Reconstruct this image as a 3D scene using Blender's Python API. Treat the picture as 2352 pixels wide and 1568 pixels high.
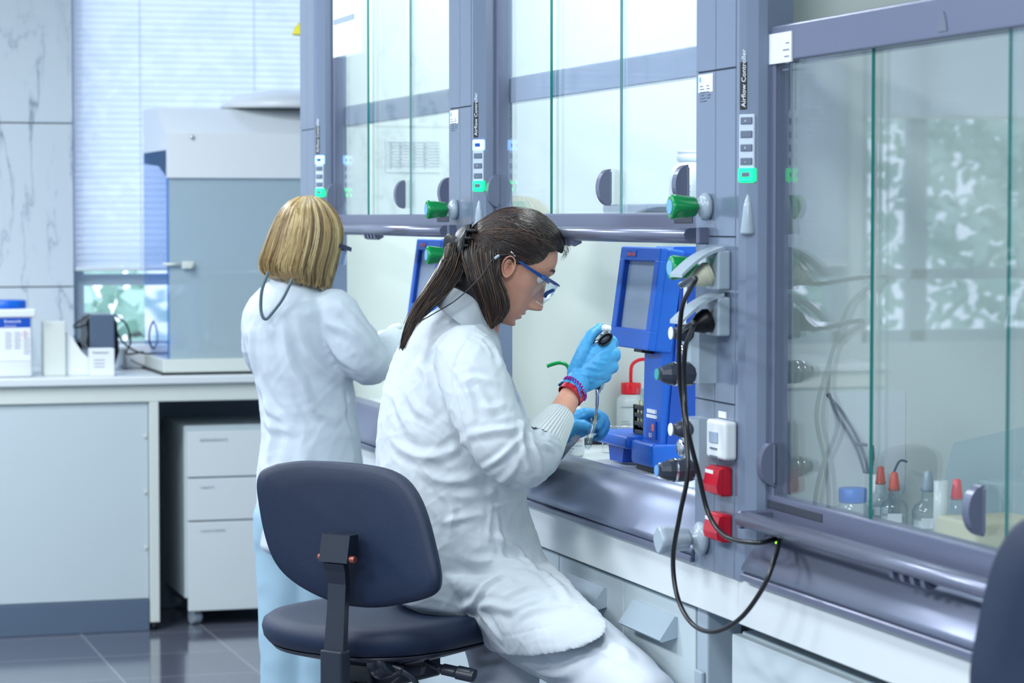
import bpy, bmesh, math, random
import numpy as np
from mathutils import Vector, Matrix
from mathutils.bvhtree import BVHTree
random.seed(7); np.random.seed(7)
for o in list(bpy.data.objects): bpy.data.objects.remove(o)
SC = bpy.context.scene; COL = SC.collection
PI = math.pi

# ------------------------------------------------------------------ camera, world, exposure
FPX = 6000.0; EYE = Vector((0, 0, 1.48))
YAW = math.radians(17.19); PIT = math.atan(284/6000)
cam = bpy.data.cameras.new('camera'); camo = bpy.data.objects.new('camera', cam); COL.objects.link(camo)
cam.sensor_width = 36; cam.lens = FPX/2352*36; cam.clip_start = .1; cam.clip_end = 200
camo.location = EYE; camo.rotation_euler = (PI/2-PIT, 0, -YAW)
cam.dof.use_dof = True; cam.dof.focus_distance = 5.3; cam.dof.aperture_fstop = 6.3
SC.camera = camo
SC.view_settings.view_transform = 'Standard'; SC.view_settings.look = 'None'
SC.view_settings.gamma = 1; SC.view_settings.use_curve_mapping = False
SC.view_settings.exposure = 0.0
SC.cycles.max_bounces = 8; SC.cycles.transparent_max_bounces = 24; SC.cycles.diffuse_bounces = 4
SC.cycles.glossy_bounces = 4; SC.cycles.transmission_bounces = 6
SC.cycles.caustics_reflective = False; SC.cycles.caustics_refractive = False
SC.cycles.sample_clamp_indirect = 6
w = bpy.data.worlds.new('sky'); SC.world = w; w.use_nodes = True
bgn = w.node_tree.nodes['Background']; bgn.inputs[0].default_value = (.72, .81, 1.0, 1); bgn.inputs[1].default_value = 3.1

def area(name, loc, rot, sx, sy, power, col=(1, 1, 1)):
    l = bpy.data.lights.new(name, 'AREA'); l.shape = 'RECTANGLE'; l.size = sx; l.size_y = sy
    l.energy = power; l.color = col
    o = bpy.data.objects.new(name, l); COL.objects.link(o); o.location = loc; o.rotation_euler = rot
    return o
LC = (.93, .965, 1.0)
CEIL_LAMPS = [(-1.3, 1.2), (-1.3, 4.0), (-1.3, 6.8), (.55, 2.4), (.55, 5.0), (.55, 7.8)]
for i, (x, y) in enumerate(CEIL_LAMPS):
    area('ceiling_lamp_light', (x, y, 2.93), (0, 0, 0), .55, 1.15, {0: 120, 1: 78, 2: 120, 3: 34, 4: 12, 5: 52}[i], LC)
HOODS = [2.747, 4.362, 5.977]                    # near end of each fume hood opening
for y in HOODS[1:]:                              # the nearest hood's own lamp is off
    area('hood_lamp_light', (2.1, y+.72, 2.50), (0, 0, 0), .4, 1.2, 15, (.98, 1.0, .975))

_d = Vector((math.sin(YAW)*math.cos(PIT), math.cos(YAW)*math.cos(PIT), -math.sin(PIT)))
_r = Vector((math.cos(YAW), -math.sin(YAW), 0)); _u = _r.cross(_d)
def at(px, py, x=None, y=None, z=None, Z=None):
    """photograph pixel -> world point on the plane x=, y=, z= or at distance Z"""
    v = _d + _r*((px-1176)/FPX) - _u*((py-784)/FPX)
    t = Z if Z is not None else x/v.x if x is not None else y/v.y if y is not None else (z-1.48)/v.z
    return EYE + v*t

# ------------------------------------------------------------------ helpers
def lin(c): return tuple((v/255/12.92 if v/255 <= .04045 else ((v/255+.055)/1.055)**2.4) for v in c)
def mat(name, rgb, rough=.5, metal=0., spec=.5, bump=0, bscale=200, var=0, vscale=8, emit=None, estr=0, alpha=1, coat=0, sss=0, trans=0):
    m = bpy.data.materials.new(name); m.use_nodes = True; nt = m.node_tree; b = nt.nodes['Principled BSDF']
    c = lin(rgb); b.inputs['Base Color'].default_value = (*c, 1)
    b.inputs['Roughness'].default_value = rough; b.inputs['Metallic'].default_value = metal
    b.inputs['Specular IOR Level'].default_value = spec; b.inputs['Coat Weight'].default_value = coat
    b.inputs['Alpha'].default_value = alpha; b.inputs['Transmission Weight'].default_value = trans
    if sss: b.inputs['Subsurface Weight'].default_value = sss; b.inputs['Subsurface Radius'].default_value = (.02, .008, .004); b.inputs['Subsurface Scale'].default_value = .5
    if emit: b.inputs['Emission Color'].default_value = (*lin(emit), 1); b.inputs['Emission Strength'].default_value = estr
    tc = nt.nodes.new('ShaderNodeTexCoord')
    if var:
        n = nt.nodes.new('ShaderNodeTexNoise'); n.inputs['Scale'].default_value = vscale; n.inputs['Detail'].default_value = 4
        nt.links.new(tc.outputs['Object'], n.inputs['Vector'])
        r = nt.nodes.new('ShaderNodeValToRGB'); r.color_ramp.elements[0].position = .3; r.color_ramp.elements[1].position = .7
        r.color_ramp.elements[0].color = (*[v*(1-var) for v in c], 1); r.color_ramp.elements[1].color = (*[min(1, v*(1+var)) for v in c], 1)
        nt.links.new(n.outputs['Fac'], r.inputs[0]); nt.links.new(r.outputs[0], b.inputs['Base Color'])
    if bump:
        n = nt.nodes.new('ShaderNodeTexNoise'); n.inputs['Scale'].default_value = bscale; n.inputs['Detail'].default_value = 3
        nt.links.new(tc.outputs['Object'], n.inputs['Vector'])
        bp = nt.nodes.new('ShaderNodeBump'); bp.inputs['Strength'].default_value = bump; bp.inputs['Distance'].default_value = .002
        nt.links.new(n.outputs['Fac'], bp.inputs['Height']); nt.links.new(bp.outputs[0], b.inputs['Normal'])
    return m
def glassmat(name, tint, refl=1.0, rough=0.0, ior=1.5, diff=0, dcol=(1, 1, 1), rim=None):
    """thin clear pane: see-through with a real fresnel reflection"""
    m = bpy.data.materials.new(name); m.use_nodes = True; nt = m.node_tree; nt.nodes.clear()
    out = nt.nodes.new('ShaderNodeOutputMaterial'); tr = nt.nodes.new('ShaderNodeBsdfTransparent'); gl = nt.nodes.new('ShaderNodeBsdfGlossy')
    tr.inputs[0].default_value = (*tint, 1); gl.inputs['Roughness'].default_value = rough; gl.inputs['Color'].default_value = (refl, refl, refl, 1)
    lw = nt.nodes.new('ShaderNodeLayerWeight'); lw.inputs['Blend'].default_value = .5     # Schlick, the same from both faces
    pw = nt.nodes.new('ShaderNodeMath'); pw.operation = 'POWER'; pw.inputs[1].default_value = 5
    fr = nt.nodes.new('ShaderNodeMath'); fr.operation = 'MULTIPLY_ADD'; r0 = ((ior-1)/(ior+1))**2; fr.inputs[1].default_value = 1-r0; fr.inputs[2].default_value = r0
    nt.links.new(lw.outputs['Facing'], pw.inputs[0]); nt.links.new(pw.outputs[0], fr.inputs[0])
    mx = nt.nodes.new('ShaderNodeMixShader'); nt.links.new(fr.outputs[0], mx.inputs[0])
    base = tr.outputs[0]
    if rim:                                    # thicker glass seen edge-on looks darker
        mc = nt.nodes.new('ShaderNodeMixRGB'); mc.inputs[1].default_value = (*tint, 1); mc.inputs[2].default_value = (*rim, 1)
        p2 = nt.nodes.new('ShaderNodeMath'); p2.operation = 'POWER'; p2.inputs[1].default_value = 2.2
        nt.links.new(lw.outputs['Facing'], p2.inputs[0]); nt.links.new(p2.outputs[0], mc.inputs[0]); nt.links.new(mc.outputs[0], tr.inputs[0])
    if diff:
        df = nt.nodes.new('ShaderNodeBsdfDiffuse'); df.inputs[0].default_value = (*dcol, 1)
        m2 = nt.nodes.new('ShaderNodeMixShader'); m2.inputs[0].default_value = diff
        nt.links.new(tr.outputs[0], m2.inputs[1]); nt.links.new(df.outputs[0], m2.inputs[2]); base = m2.outputs[0]
    nt.links.new(base, mx.inputs[1]); nt.links.new(gl.outputs[0], mx.inputs[2]); nt.links.new(mx.outputs[0], out.inputs[0])
    return m

class MB:
    """collects shapes; build() links them as ONE mesh object"""
    def __init__(s): s.v = []; s.f = []; s.m = []; s.sm = []
    def add(s, vs, fs, mi=0, smooth=False):
        n = len(s.v); s.v += [tuple(p) for p in vs]; s.f += [tuple(i+n for i in f) for f in fs]; s.m += [mi]*len(fs); s.sm += [smooth]*len(fs); return s
    def box(s, a, b, bev=0, mi=0, M=None):
        x0, y0, z0 = [min(p, q) for p, q in zip(a, b)]; x1, y1, z1 = [max(p, q) for p, q in zip(a, b)]
        if bev <= 0:
            vs = [Vector(p) for p in ((x0, y0, z0), (x1, y0, z0), (x1, y1, z0), (x0, y1, z0), (x0, y0, z1), (x1, y0, z1), (x1, y1, z1), (x0, y1, z1))]
            fs = [(0, 3, 2, 1), (4, 5, 6, 7), (0, 1, 5, 4), (1, 2, 6, 5), (2, 3, 7, 6), (3, 0, 4, 7)]; sm = False
        else:
            bm = bmesh.new(); bmesh.ops.create_cube(bm, size=1)
            for v in bm.verts: v.co = Vector(((x0+x1)/2+v.co.x*(x1-x0), (y0+y1)/2+v.co.y*(y1-y0), (z0+z1)/2+v.co.z*(z1-z0)))
            bev = min(bev, .49*min(x1-x0, y1-y0, z1-z0))
            bmesh.ops.bevel(bm, geom=list(bm.edges), offset=bev, segments=3 if bev > .003 else 1, profile=.5, affect='EDGES')
            bm.verts.index_update(); vs = [v.co.copy() for v in bm.verts]; fs = [[v.index for v in f.verts] for f in bm.faces]; bm.free(); sm = bev > .006
        if M is not None: vs = [M @ v for v in vs]
        return s.add(vs, fs, mi, sm)
    def prism(s, poly, a, b, axis='y', mi=0, smooth=False, M=None):
        """2D outline extruded from a to b along an axis. axis y: poly=(x,z); z: (x,y); x: (y,z)"""
        def P(p, t): return {'y': (p[0], t, p[1]), 'z': (p[0], p[1], t), 'x': (t, p[0], p[1])}[axis]
        n = len(poly); vs = [Vector(P(p, a)) for p in poly]+[Vector(P(p, b)) for p in poly]
        if M is not None: vs = [M @ v for v in vs]
        k = len(s.v)
        s.add(vs, [(i, (i+1) % n, n+(i+1) % n, n+i) for i in range(n)], mi, smooth)
        s.f += [tuple(k+i for i in reversed(range(n))), tuple(k+n+i for i in range(n))]; s.m += [mi, mi]; s.sm += [False, False]
        return s
    def rings(s, rings, caps=True, mi=0, smooth=True, closed=True):
        n = len(rings[0]); k = len(s.v); vs = [p for r_ in rings for p in r_]; fs = []
        for j in range(len(rings)-1):
            for i in range(n if closed else n-1):
                i2 = (i+1) % n; fs.append((j*n+i, j*n+i2, (j+1)*n+i2, (j+1)*n+i))
        s.add(vs, fs, mi, smooth)
        if caps and closed:
            s.f += [tuple(k+i for i in reversed(range(n))), tuple(k+(len(rings)-1)*n+i for i in range(n))]; s.m += [mi, mi]; s.sm += [False, False]
        return s
    def lathe(s, prof, origin=(0, 0, 0), axis=(0, 0, 1), n=28, mi=0, smooth=True, caps=True):
        """prof: list of (radius, distance along axis)"""
        q = Vector(axis).normalized().to_track_quat('Z', 'Y').to_matrix(); o = Vector(origin)
        return s.rings([[o+q @ Vector((r_*math.cos(2*PI*i/n), r_*math.sin(2*PI*i/n), h)) for i in range(n)] for r_, h in prof], caps, mi, smooth)
    def tube(s, pts, rad, n=10, mi=0, caps=True, flat=1.0):
        pts = [Vector(p) for p in pts]; R = rad if isinstance(rad, (list, tuple)) else [rad]*len(pts); rr = []; up = None
        for i, p in enumerate(pts):
            t = (pts[min(i+1, len(pts)-1)]-pts[max(i-1, 0)]).normalized()
            if up is None: up = t.orthogonal().normalized()
            up = (up-t*up.dot(t)).normalized(); sd = t.cross(up)
            rr.append([p+(up*math.cos(2*PI*k/n)+sd*math.sin(2*PI*k/n)*flat)*R[i] for k in range(n)])
        return s.rings(rr, caps, mi)
    def build(s, name, mats, parent=None, loc=None):
        me = bpy.data.meshes.new(name); me.from_pydata([tuple(p) for p in s.v], [], s.f)
        if not isinstance(mats, (list, tuple)): mats = [mats]
        for m in mats: me.materials.append(m)
        me.polygons.foreach_set('material_index', s.m); me.polygons.foreach_set('use_smooth', s.sm)
        me.validate(); me.update()
        bm = bmesh.new(); bm.from_mesh(me); bmesh.ops.recalc_face_normals(bm, faces=bm.faces); bm.to_mesh(me); bm.free()
        return link(name, me, parent, loc)
def link(name, me, parent=None, loc=None):
    o = bpy.data.objects.new(name, me); COL.objects.link(o)
    if parent is not None:
        o.parent = parent; o.matrix_parent_inverse = parent_world(parent).inverted()
    if loc is not None: o.location = loc
    return o
def parent_world(o):
    M = Matrix.LocRotScale(o.location, o.rotation_euler, o.scale)
    return M if o.parent is None else parent_world(o.parent) @ o.matrix_parent_inverse @ M
def tag(o, label=None, cat=None, group=None, kind=None):
    if label: o['label'] = label
    if cat: o['category'] = cat
    if group: o['group'] = group
    if kind: o['kind'] = kind
    return o
def thing(name, label, cat, loc=(0, 0, 0), group=None):
    o = bpy.data.objects.new(name, None); COL.objects.link(o); o.location = loc; o.empty_display_size = .05
    return tag(o, label, cat, group)
def dup(root, offset, label=None, group=None):
    """copy a thing with its parts and sub-parts, moved by offset"""
    def rec(o, par):
        c = o.copy(); COL.objects.link(c)
        if par is not None: c.parent = par; c.matrix_parent_inverse = o.matrix_parent_inverse.copy()
        for ch in o.children: rec(ch, c)
        return c
    r = rec(root, None); r.location = Vector(root.location)+Vector(offset)
    if label: r['label'] = label
    if group: r['group'] = group
    return r
def text(name, body, mats, parent, origin, xdir, updir, height, depth=.0006, align='LEFT', shear=0, xs=1.0):
    cu = bpy.data.curves.new(name, 'FONT'); cu.body = body; cu.size = height*1.38; cu.align_x = align; cu.extrude = depth/2; cu.shear = shear; cu.resolution_u = 3
    o = bpy.data.objects.new(name, cu); COL.objects.link(o)
    dg = bpy.context.evaluated_depsgraph_get(); me = bpy.data.meshes.new_from_object(o.evaluated_get(dg)); bpy.data.objects.remove(o)
    X = Vector(xdir).normalized(); Y = Vector(updir).normalized(); Zv = X.cross(Y)
    M = Matrix((X*xs, Y, Zv)).transposed().to_4x4(); M.translation = Vector(origin); me.transform(M)
    me.materials.clear(); me.materials.append(mats)
    return link(name, me, parent)
def bez(p, n=16):
    """Catmull-Rom through the points"""
    p = [Vector(q) for q in p]; P = [p[0]*2-p[1]]+p+[p[-1]*2-p[-2]]; out = []
    for i in range(1, len(P)-2):
        for k in range(n):
            t = k/n; a, b, c, d = P[i-1], P[i], P[i+1], P[i+2]
            out.append(.5*((2*b)+(c-a)*t+(2*a-5*b+4*c-d)*t*t+(3*b-a-3*c+d)*t**3))
    out.append(p[-1]); return out
def struct(o): o['kind'] = 'structure'; return o

# ------------------------------------------------------------------ materials
M = {}
M['white'] = mat('white_paint', (205, 216, 222), .55)
M['lam'] = mat('pale_laminate', (190, 204, 210), .35, bump=.05)
M['lamw'] = mat('white_laminate', (212, 220, 223), .3)
M['cream'] = mat('cream_edge', (208, 216, 211), .4)
M['top'] = mat('white_worktop', (214, 222, 226), .25)
M['plinth'] = mat('grey_plinth', (88, 104, 125), .3)
M['metal'] = mat('grey_painted_metal', (112, 126, 148), .2, metal=.1, spec=.6, coat=.2)
M['metal2'] = mat('grey_sash_metal', (104, 110, 134), .3, metal=.25)
M['steel'] = mat('brushed_steel', (126, 134, 156), .36, metal=.6, bump=.1, bscale=60)
M['rail'] = mat('polished_rail', (126, 131, 152), .28, metal=.5)
M['dark'] = mat('dark_rubber', (14, 17, 22), .38, spec=.35)
M['gap'] = mat('dark_gap', (46, 52, 66), .6)
M['inner'] = mat('hood_lining', (216, 224, 220), .45)
M['blue'] = mat('blue_plastic', (4, 96, 205), .35, bump=.25, bscale=500)
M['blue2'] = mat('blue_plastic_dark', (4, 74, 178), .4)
M['screen'] = mat('grey_screen', (150, 168, 190), .35, bump=.2, bscale=700)
M['green'] = mat('green_plastic', (0, 140, 70), .18)
M['red'] = mat('red_plastic', (190, 18, 44), .3)
M['redb'] = mat('bright_red_plastic', (226, 22, 40), .3)
M['orange'] = mat('coral_rubber', (228, 104, 88), .5)
M['wplastic'] = mat('white_plastic', (222, 228, 232), .3)
M['gplastic'] = mat('light_grey_plastic', (160, 176, 188), .25)
M['knob'] = mat('charcoal_knob', (52, 60, 74), .35)
M['chrome'] = mat('chrome', (210, 214, 222), .08, metal=1)
M['paper'] = mat('paper_label', (226, 232, 238), .6)
M['ink'] = mat('grey_ink', (96, 108, 126), .6)
M['inkb'] = mat('black_ink', (26, 28, 34), .6)
M['inkw'] = mat('white_ink', (232, 238, 244), .5)
M['inkr'] = mat('red_ink', (206, 40, 60), .5)
M['glass'] = glassmat('sash_glass', (.96, .985, .99), ior=1.55)
M['glassedge'] = mat('teal_glass_edge', (0, 128, 122), .15, spec=.8)
M['pane'] = glassmat('window_glass', (.97, .985, 1.0))
M['clear'] = glassmat('clear_glassware', (.93, .96, .97), ior=1.6, rim=(.52, .62, .70))
M['frost'] = glassmat('frosted_polythene', (.92, .95, .94), diff=.75, dcol=(.74, .80, .80), rough=.25)
M['acryl'] = glassmat('smoked_acrylic', (.80, .88, .93), diff=.5, dcol=(.56, .68, .72), rough=.05)
M['acrylb'] = glassmat('blue_edge_acrylic', (.50, .72, 1.0), diff=.25, dcol=(.20, .42, .85), rough=.05)
M['cable'] = mat('black_cable', (16, 18, 24), .3)
M['yellow'] = mat('yellow_enamel', (226, 214, 40), .4)
M['navy'] = mat('navy_leatherette', (16, 33, 60), .5, bump=.35, bscale=900, spec=.4)
M['bplastic'] = mat('black_plastic', (26, 34, 48), .35)
M['ledw'] = mat('lit_button_violet', (150, 190, 255), .4, emit=(120, 170, 255), estr=3.2)
M['ledg'] = mat('lit_button_green', (0, 230, 130), .4, emit=(10, 235, 120), estr=2.2)
M['ledy'] = mat('lit_dot_green', (120, 255, 40), .4, emit=(150, 255, 20), estr=3)
M['lamp'] = mat('lit_diffuser', (255, 255, 255), .5, emit=(225, 245, 255), estr=5)
M['btn'] = mat('grey_button', (98, 110, 130), .4)
M['btnp'] = mat('button_strip', (190, 204, 218), .4)

def marble():
    m = mat('white_marble', (196, 206, 214), .18); nt = m.node_tree; b = nt.nodes['Principled BSDF']
    tc = nt.nodes.new('ShaderNodeTexCoord'); mp = nt.nodes.new('ShaderNodeMapping'); mp.inputs['Rotation'].default_value = (0, .65, 0); mp.inputs['Scale'].default_value = (2.2, 1, .62)
    n0 = nt.nodes.new('ShaderNodeTexNoise'); n0.inputs['Scale'].default_value = 2.0; n0.inputs['Detail'].default_value = 8; n0.inputs['Roughness'].default_value = .62; n0.inputs['Distortion'].default_value = .5
    r = nt.nodes.new('ShaderNodeValToRGB'); e = r.color_ramp.elements
    base = (*lin((206, 216, 222)), 1); e[0].position = .46; e[0].color = base; e[1].position = .53; e[1].color = base
    x = e.new(.492); x.color = (*lin((186, 198, 208)), 1); x = e.new(.5); x.color = (*lin((128, 142, 158)), 1); x = e.new(.507); x.color = (*lin((190, 202, 210)), 1)
    n1 = nt.nodes.new('ShaderNodeTexNoise'); n1.inputs['Scale'].default_value = .9; n1.inputs['Detail'].default_value = 2
    mask = nt.nodes.new('ShaderNodeValToRGB'); mask.color_ramp.elements[0].position = .42; mask.color_ramp.elements[1].position = .6
    mx = nt.nodes.new('ShaderNodeMixRGB'); mx.inputs[1].default_value = base
    nt.links.new(tc.outputs['Object'], mp.inputs[0]); nt.links.new(mp.outputs[0], n0.inputs['Vector']); nt.links.new(tc.outputs['Object'], n1.inputs['Vector'])
    nt.links.new(n0.outputs['Fac'], r.inputs[0]); nt.links.new(n1.outputs['Fac'], mask.inputs[0]); nt.links.new(mask.outputs[0], mx.inputs[0]); nt.links.new(r.outputs[0], mx.inputs[2]); nt.links.new(mx.outputs[0], b.inputs['Base Color'])
    return m
M['marble'] = marble()
def tiles():
    m = mat('grey_floor_tiles', (92, 98, 112), .10, spec=.8); nt = m.node_tree; b = nt.nodes['Principled BSDF']
    tc = nt.nodes.new('ShaderNodeTexCoord'); mp = nt.nodes.new('ShaderNodeMapping'); mp.inputs['Rotation'].default_value = (0, 0, 0); mp.inputs['Location'].default_value = (.07, .12, 0)
    br = nt.nodes.new('ShaderNodeTexBrick'); br.offset = 0; br.inputs['Scale'].default_value = 1; br.inputs['Brick Width'].default_value = .445; br.inputs['Row Height'].default_value = .445
    br.inputs['Mortar Size'].default_value = .004; br.inputs['Mortar Smooth'].default_value = .2
    br.inputs['Color1'].default_value = (*lin((88, 92, 106)), 1); br.inputs['Color2'].default_value = (*lin((96, 100, 114)), 1); br.inputs['Mortar'].default_value = (*lin((140, 140, 150)), 1)
    nt.links.new(tc.outputs['Object'], mp.inputs[0]); nt.links.new(mp.outputs[0], br.inputs['Vector']); nt.links.new(br.outputs['Color'], b.inputs['Base Color'])
    return m
M['tiles'] = tiles()
def slatmat():
    m = bpy.data.materials.new('blind_slat'); m.use_nodes = True; nt = m.node_tree; nt.nodes.clear()
    out = nt.nodes.new('ShaderNodeOutputMaterial'); d = nt.nodes.new('ShaderNodeBsdfDiffuse'); t = nt.nodes.new('ShaderNodeBsdfTranslucent'); mx = nt.nodes.new('ShaderNodeMixShader')
    d.inputs[0].default_value = (.80, .86, .92, 1); t.inputs[0].default_value = (.66, .70, .82, 1); mx.inputs[0].default_value = .55
    nt.links.new(d.outputs[0], mx.inputs[1]); nt.links.new(t.outputs[0], mx.inputs[2])
    tp = nt.nodes.new('ShaderNodeBsdfTransparent'); tp.inputs[0].default_value = (.85, .92, 1, 1); m3 = nt.nodes.new('ShaderNodeMixShader'); m3.inputs[0].default_value = .05
    nt.links.new(mx.outputs[0], m3.inputs[1]); nt.links.new(tp.outputs[0], m3.inputs[2]); nt.links.new(m3.outputs[0], out.inputs[0]); return m
M['slat'] = slatmat()

# ------------------------------------------------------------------ the room
YB = 10.1; XL = -3.4; XR = 2.78; YN = -1.6; ZC = 3.0
struct(MB().box((XL-.1, YN-.1, -.1), (XR+.1, YB+.3, 0)).build('floor', M['tiles']))
struct(MB().box((XL-.1, YN-.1, ZC), (XR+.1, YB+.3, ZC+.1)).build('ceiling', M['white']))
struct(MB().box((XL-.1, YN, 0), (XL, YB, ZC)).build('wall_left', M['white']))
struct(MB().box((XR, YN, 0), (XR+.1, YB+.2, ZC)).build('wall_right', M['white']))
struct(MB().box((XL-.1, YN-.1, 0), (XR+.1, YN, ZC)).build('wall_near', M['white']))
# far wall: below the sill, above the head, piers between the windows
WZ0, WZ1 = .95, 2.86
WINS = [(1.357, 2.78), (-1.13, .45), (-2.95, -1.19)]
wb = MB().box((XL, YB, 0), (XR, YB+.2, WZ0)).box((XL, YB, WZ1), (XR, YB+.2, ZC))
wb.box((-1.19, YB, WZ0), (-1.13, YB+.2, WZ1)).box((XL, YB, WZ0), (-2.95, YB+.2, WZ1)).box((.45, YB+.04, WZ0), (1.357, YB+.2, WZ1))
struct(wb.build('wall_far', M['white']))
mz = [0, .62, 1.216, 1.841, 2.465, 3.0]
mb = MB()
for a, b in zip(mz[:-1], mz[1:]): mb.box((.45, YB-.02, a+.0025), (1.357, YB+.04, b-.0025), .001)
mb.box((.46, YB-.016, 0), (1.35, YB+.04, 3.0), mi=1)
struct(mb.build('wall_pier', [M['marble'], M['gap']]))
for k, (x0, x1) in enumerate(WINS):
    f = MB(); y0, y1 = YB+.06, YB+.13
    f.box((x0, y0, WZ0), (x1, y1, WZ0+.05)).box((x0, y0, WZ1-.06), (x1, y1, WZ1)).box((x0, y0, WZ0), (x0+.05, y1, WZ1)).box((x1-.05, y0, WZ0), (x1, y1, WZ1))
    f.box((x0+.05, y0, 1.218), (x1-.05, y1, 1.262))
    if k == 2: f.box((-1.50, y0, WZ0), (-1.42, y1, WZ1), .004)
    wo = struct(f.build('window_%d' % (k+1), M['gplastic']))
    MB().box((x0+.04, YB+.09, WZ0+.04), (x1-.04, YB+.096, WZ1-.05)).build('pane', M['pane'], wo)
# venetian blinds
def blind(x0, x1, zb, label, tilt=1.17):
    t = thing('venetian_blind', label, 'blind', ((x0+x1)/2, YB+.01, WZ1-.04), 'venetian blinds')
    s = MB(); z = zb+.03; c, sn = math.cos(tilt), math.sin(tilt)
    while z < WZ1-.05:
        pts = [(-.0138*c, -.0138*sn), (0, .0012), (.0138*c, .0138*sn)]
        s.add([(x0, YB+.01+p[0], z+p[1]) for p in pts]+[(x1, YB+.01+p[0], z+p[1]) for p in pts], [(0, 1, 4, 3), (1, 2, 5, 4)], 0, True); z += .0245
    s.build('slats', M['slat'], t)
    MB().box((x0, YB-.004, zb), (x1, YB+.024, zb+.016), .003).build('bottom_rail', M['wplastic'], t)
    MB().box((x0, YB-.01, WZ1-.05), (x1, YB+.035, WZ1-.005), .003).build('head_rail', M['wplastic'], t)
    cd = MB(); n = max(2, int((x1-x0)/.38)); 
    for i in range(n):
        xx = x0+.03+(x1-x0-.06)*(i+.5)/n; cd.box((xx-.0015, YB-.005, zb), (xx+.0015, YB-.003, WZ1-.05))
    cd.build('ladder_tape', M['slat'], t)
blind(1.365, 2.77, 1.275, 'white venetian blind lowered behind the draught enclosure, right of the marble')
blind(-1.12, .44, 1.275, 'white venetian blind in the window left of the marble pier')
blind(-2.93, -1.21, 1.9, 'white venetian blind half raised in the leftmost window')

# trees outside
def leafmat(c):
    m = mat('leaves', c, .5); return m
def tree(x, y, h, rad, col, label, n=2600):
    t = thing('tree', label, 'tree', (x, y, -3))
    MB().tube([(x, y, -3), (x+.1, y, h*.4), (x, y, h)], [.16, .12, .06], 8).build('trunk', mat('bark', (96, 90, 92), .8), t)
    rs = np.random.RandomState(int(abs(x*37+y*11)) % 999); m = MB()
    cl = rs.normal(size=(60, 3))*np.array([rad*.45, rad*.4, rad*.5])+np.array([x, y, h])
    for i in range(n):
        c = cl[rs.randint(60)]+rs.normal(size=3)*.22; a = rs.normal(size=3); a /= np.linalg.norm(a); b = np.cross(a, rs.normal(size=3)); b /= np.linalg.norm(b); s_ = .05+.05*rs.rand()
        c = Vector(c); a = Vector(a)*s_; b = Vector(b)*s_*.6
        m.add([c-a, c+b, c+a, c-b], [(0, 1, 2, 3)])
    m.build('crown', leafmat(col), t)
tree(2.1, 13.2, .9, 1.3, (176, 206, 190), 'pale green tree outside the window behind the draught enclosure')
tree(5.4, 15.5, 1.4, 1.5, (150, 186, 172), 'tree outside right of the pale green one, mostly behind the blind')
tree(-1.3, 13.6, 1.2, 1.5, (150, 186, 172), 'tree outside the window left of the marble pier')
tree(-4.4, 14.2, 1.6, 1.6, (150, 186, 172), 'tree outside the leftmost window')

# ceiling lamps
for i, (x, y) in enumerate(CEIL_LAMPS):
    t = thing('ceiling_lamp', 'recessed rectangular ceiling lamp panel, ' + ('room side' if x < 0 else 'hood side') + ', ' + {0: 'behind the camera end', 1: 'middle of its row', 2: 'at the window end'}[i % 3], 'lamp', (x, y, ZC), 'ceiling lamp panels')
    MB().box((x-.32, y-.62, ZC-.02), (x+.32, y+.62, ZC-.001), .002).build('frame', M['white'], t)
    MB().box((x-.28, y-.58, ZC-.026), (x+.28, y+.58, ZC-.02)).build('diffuser', M['lamp'], t)
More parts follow.
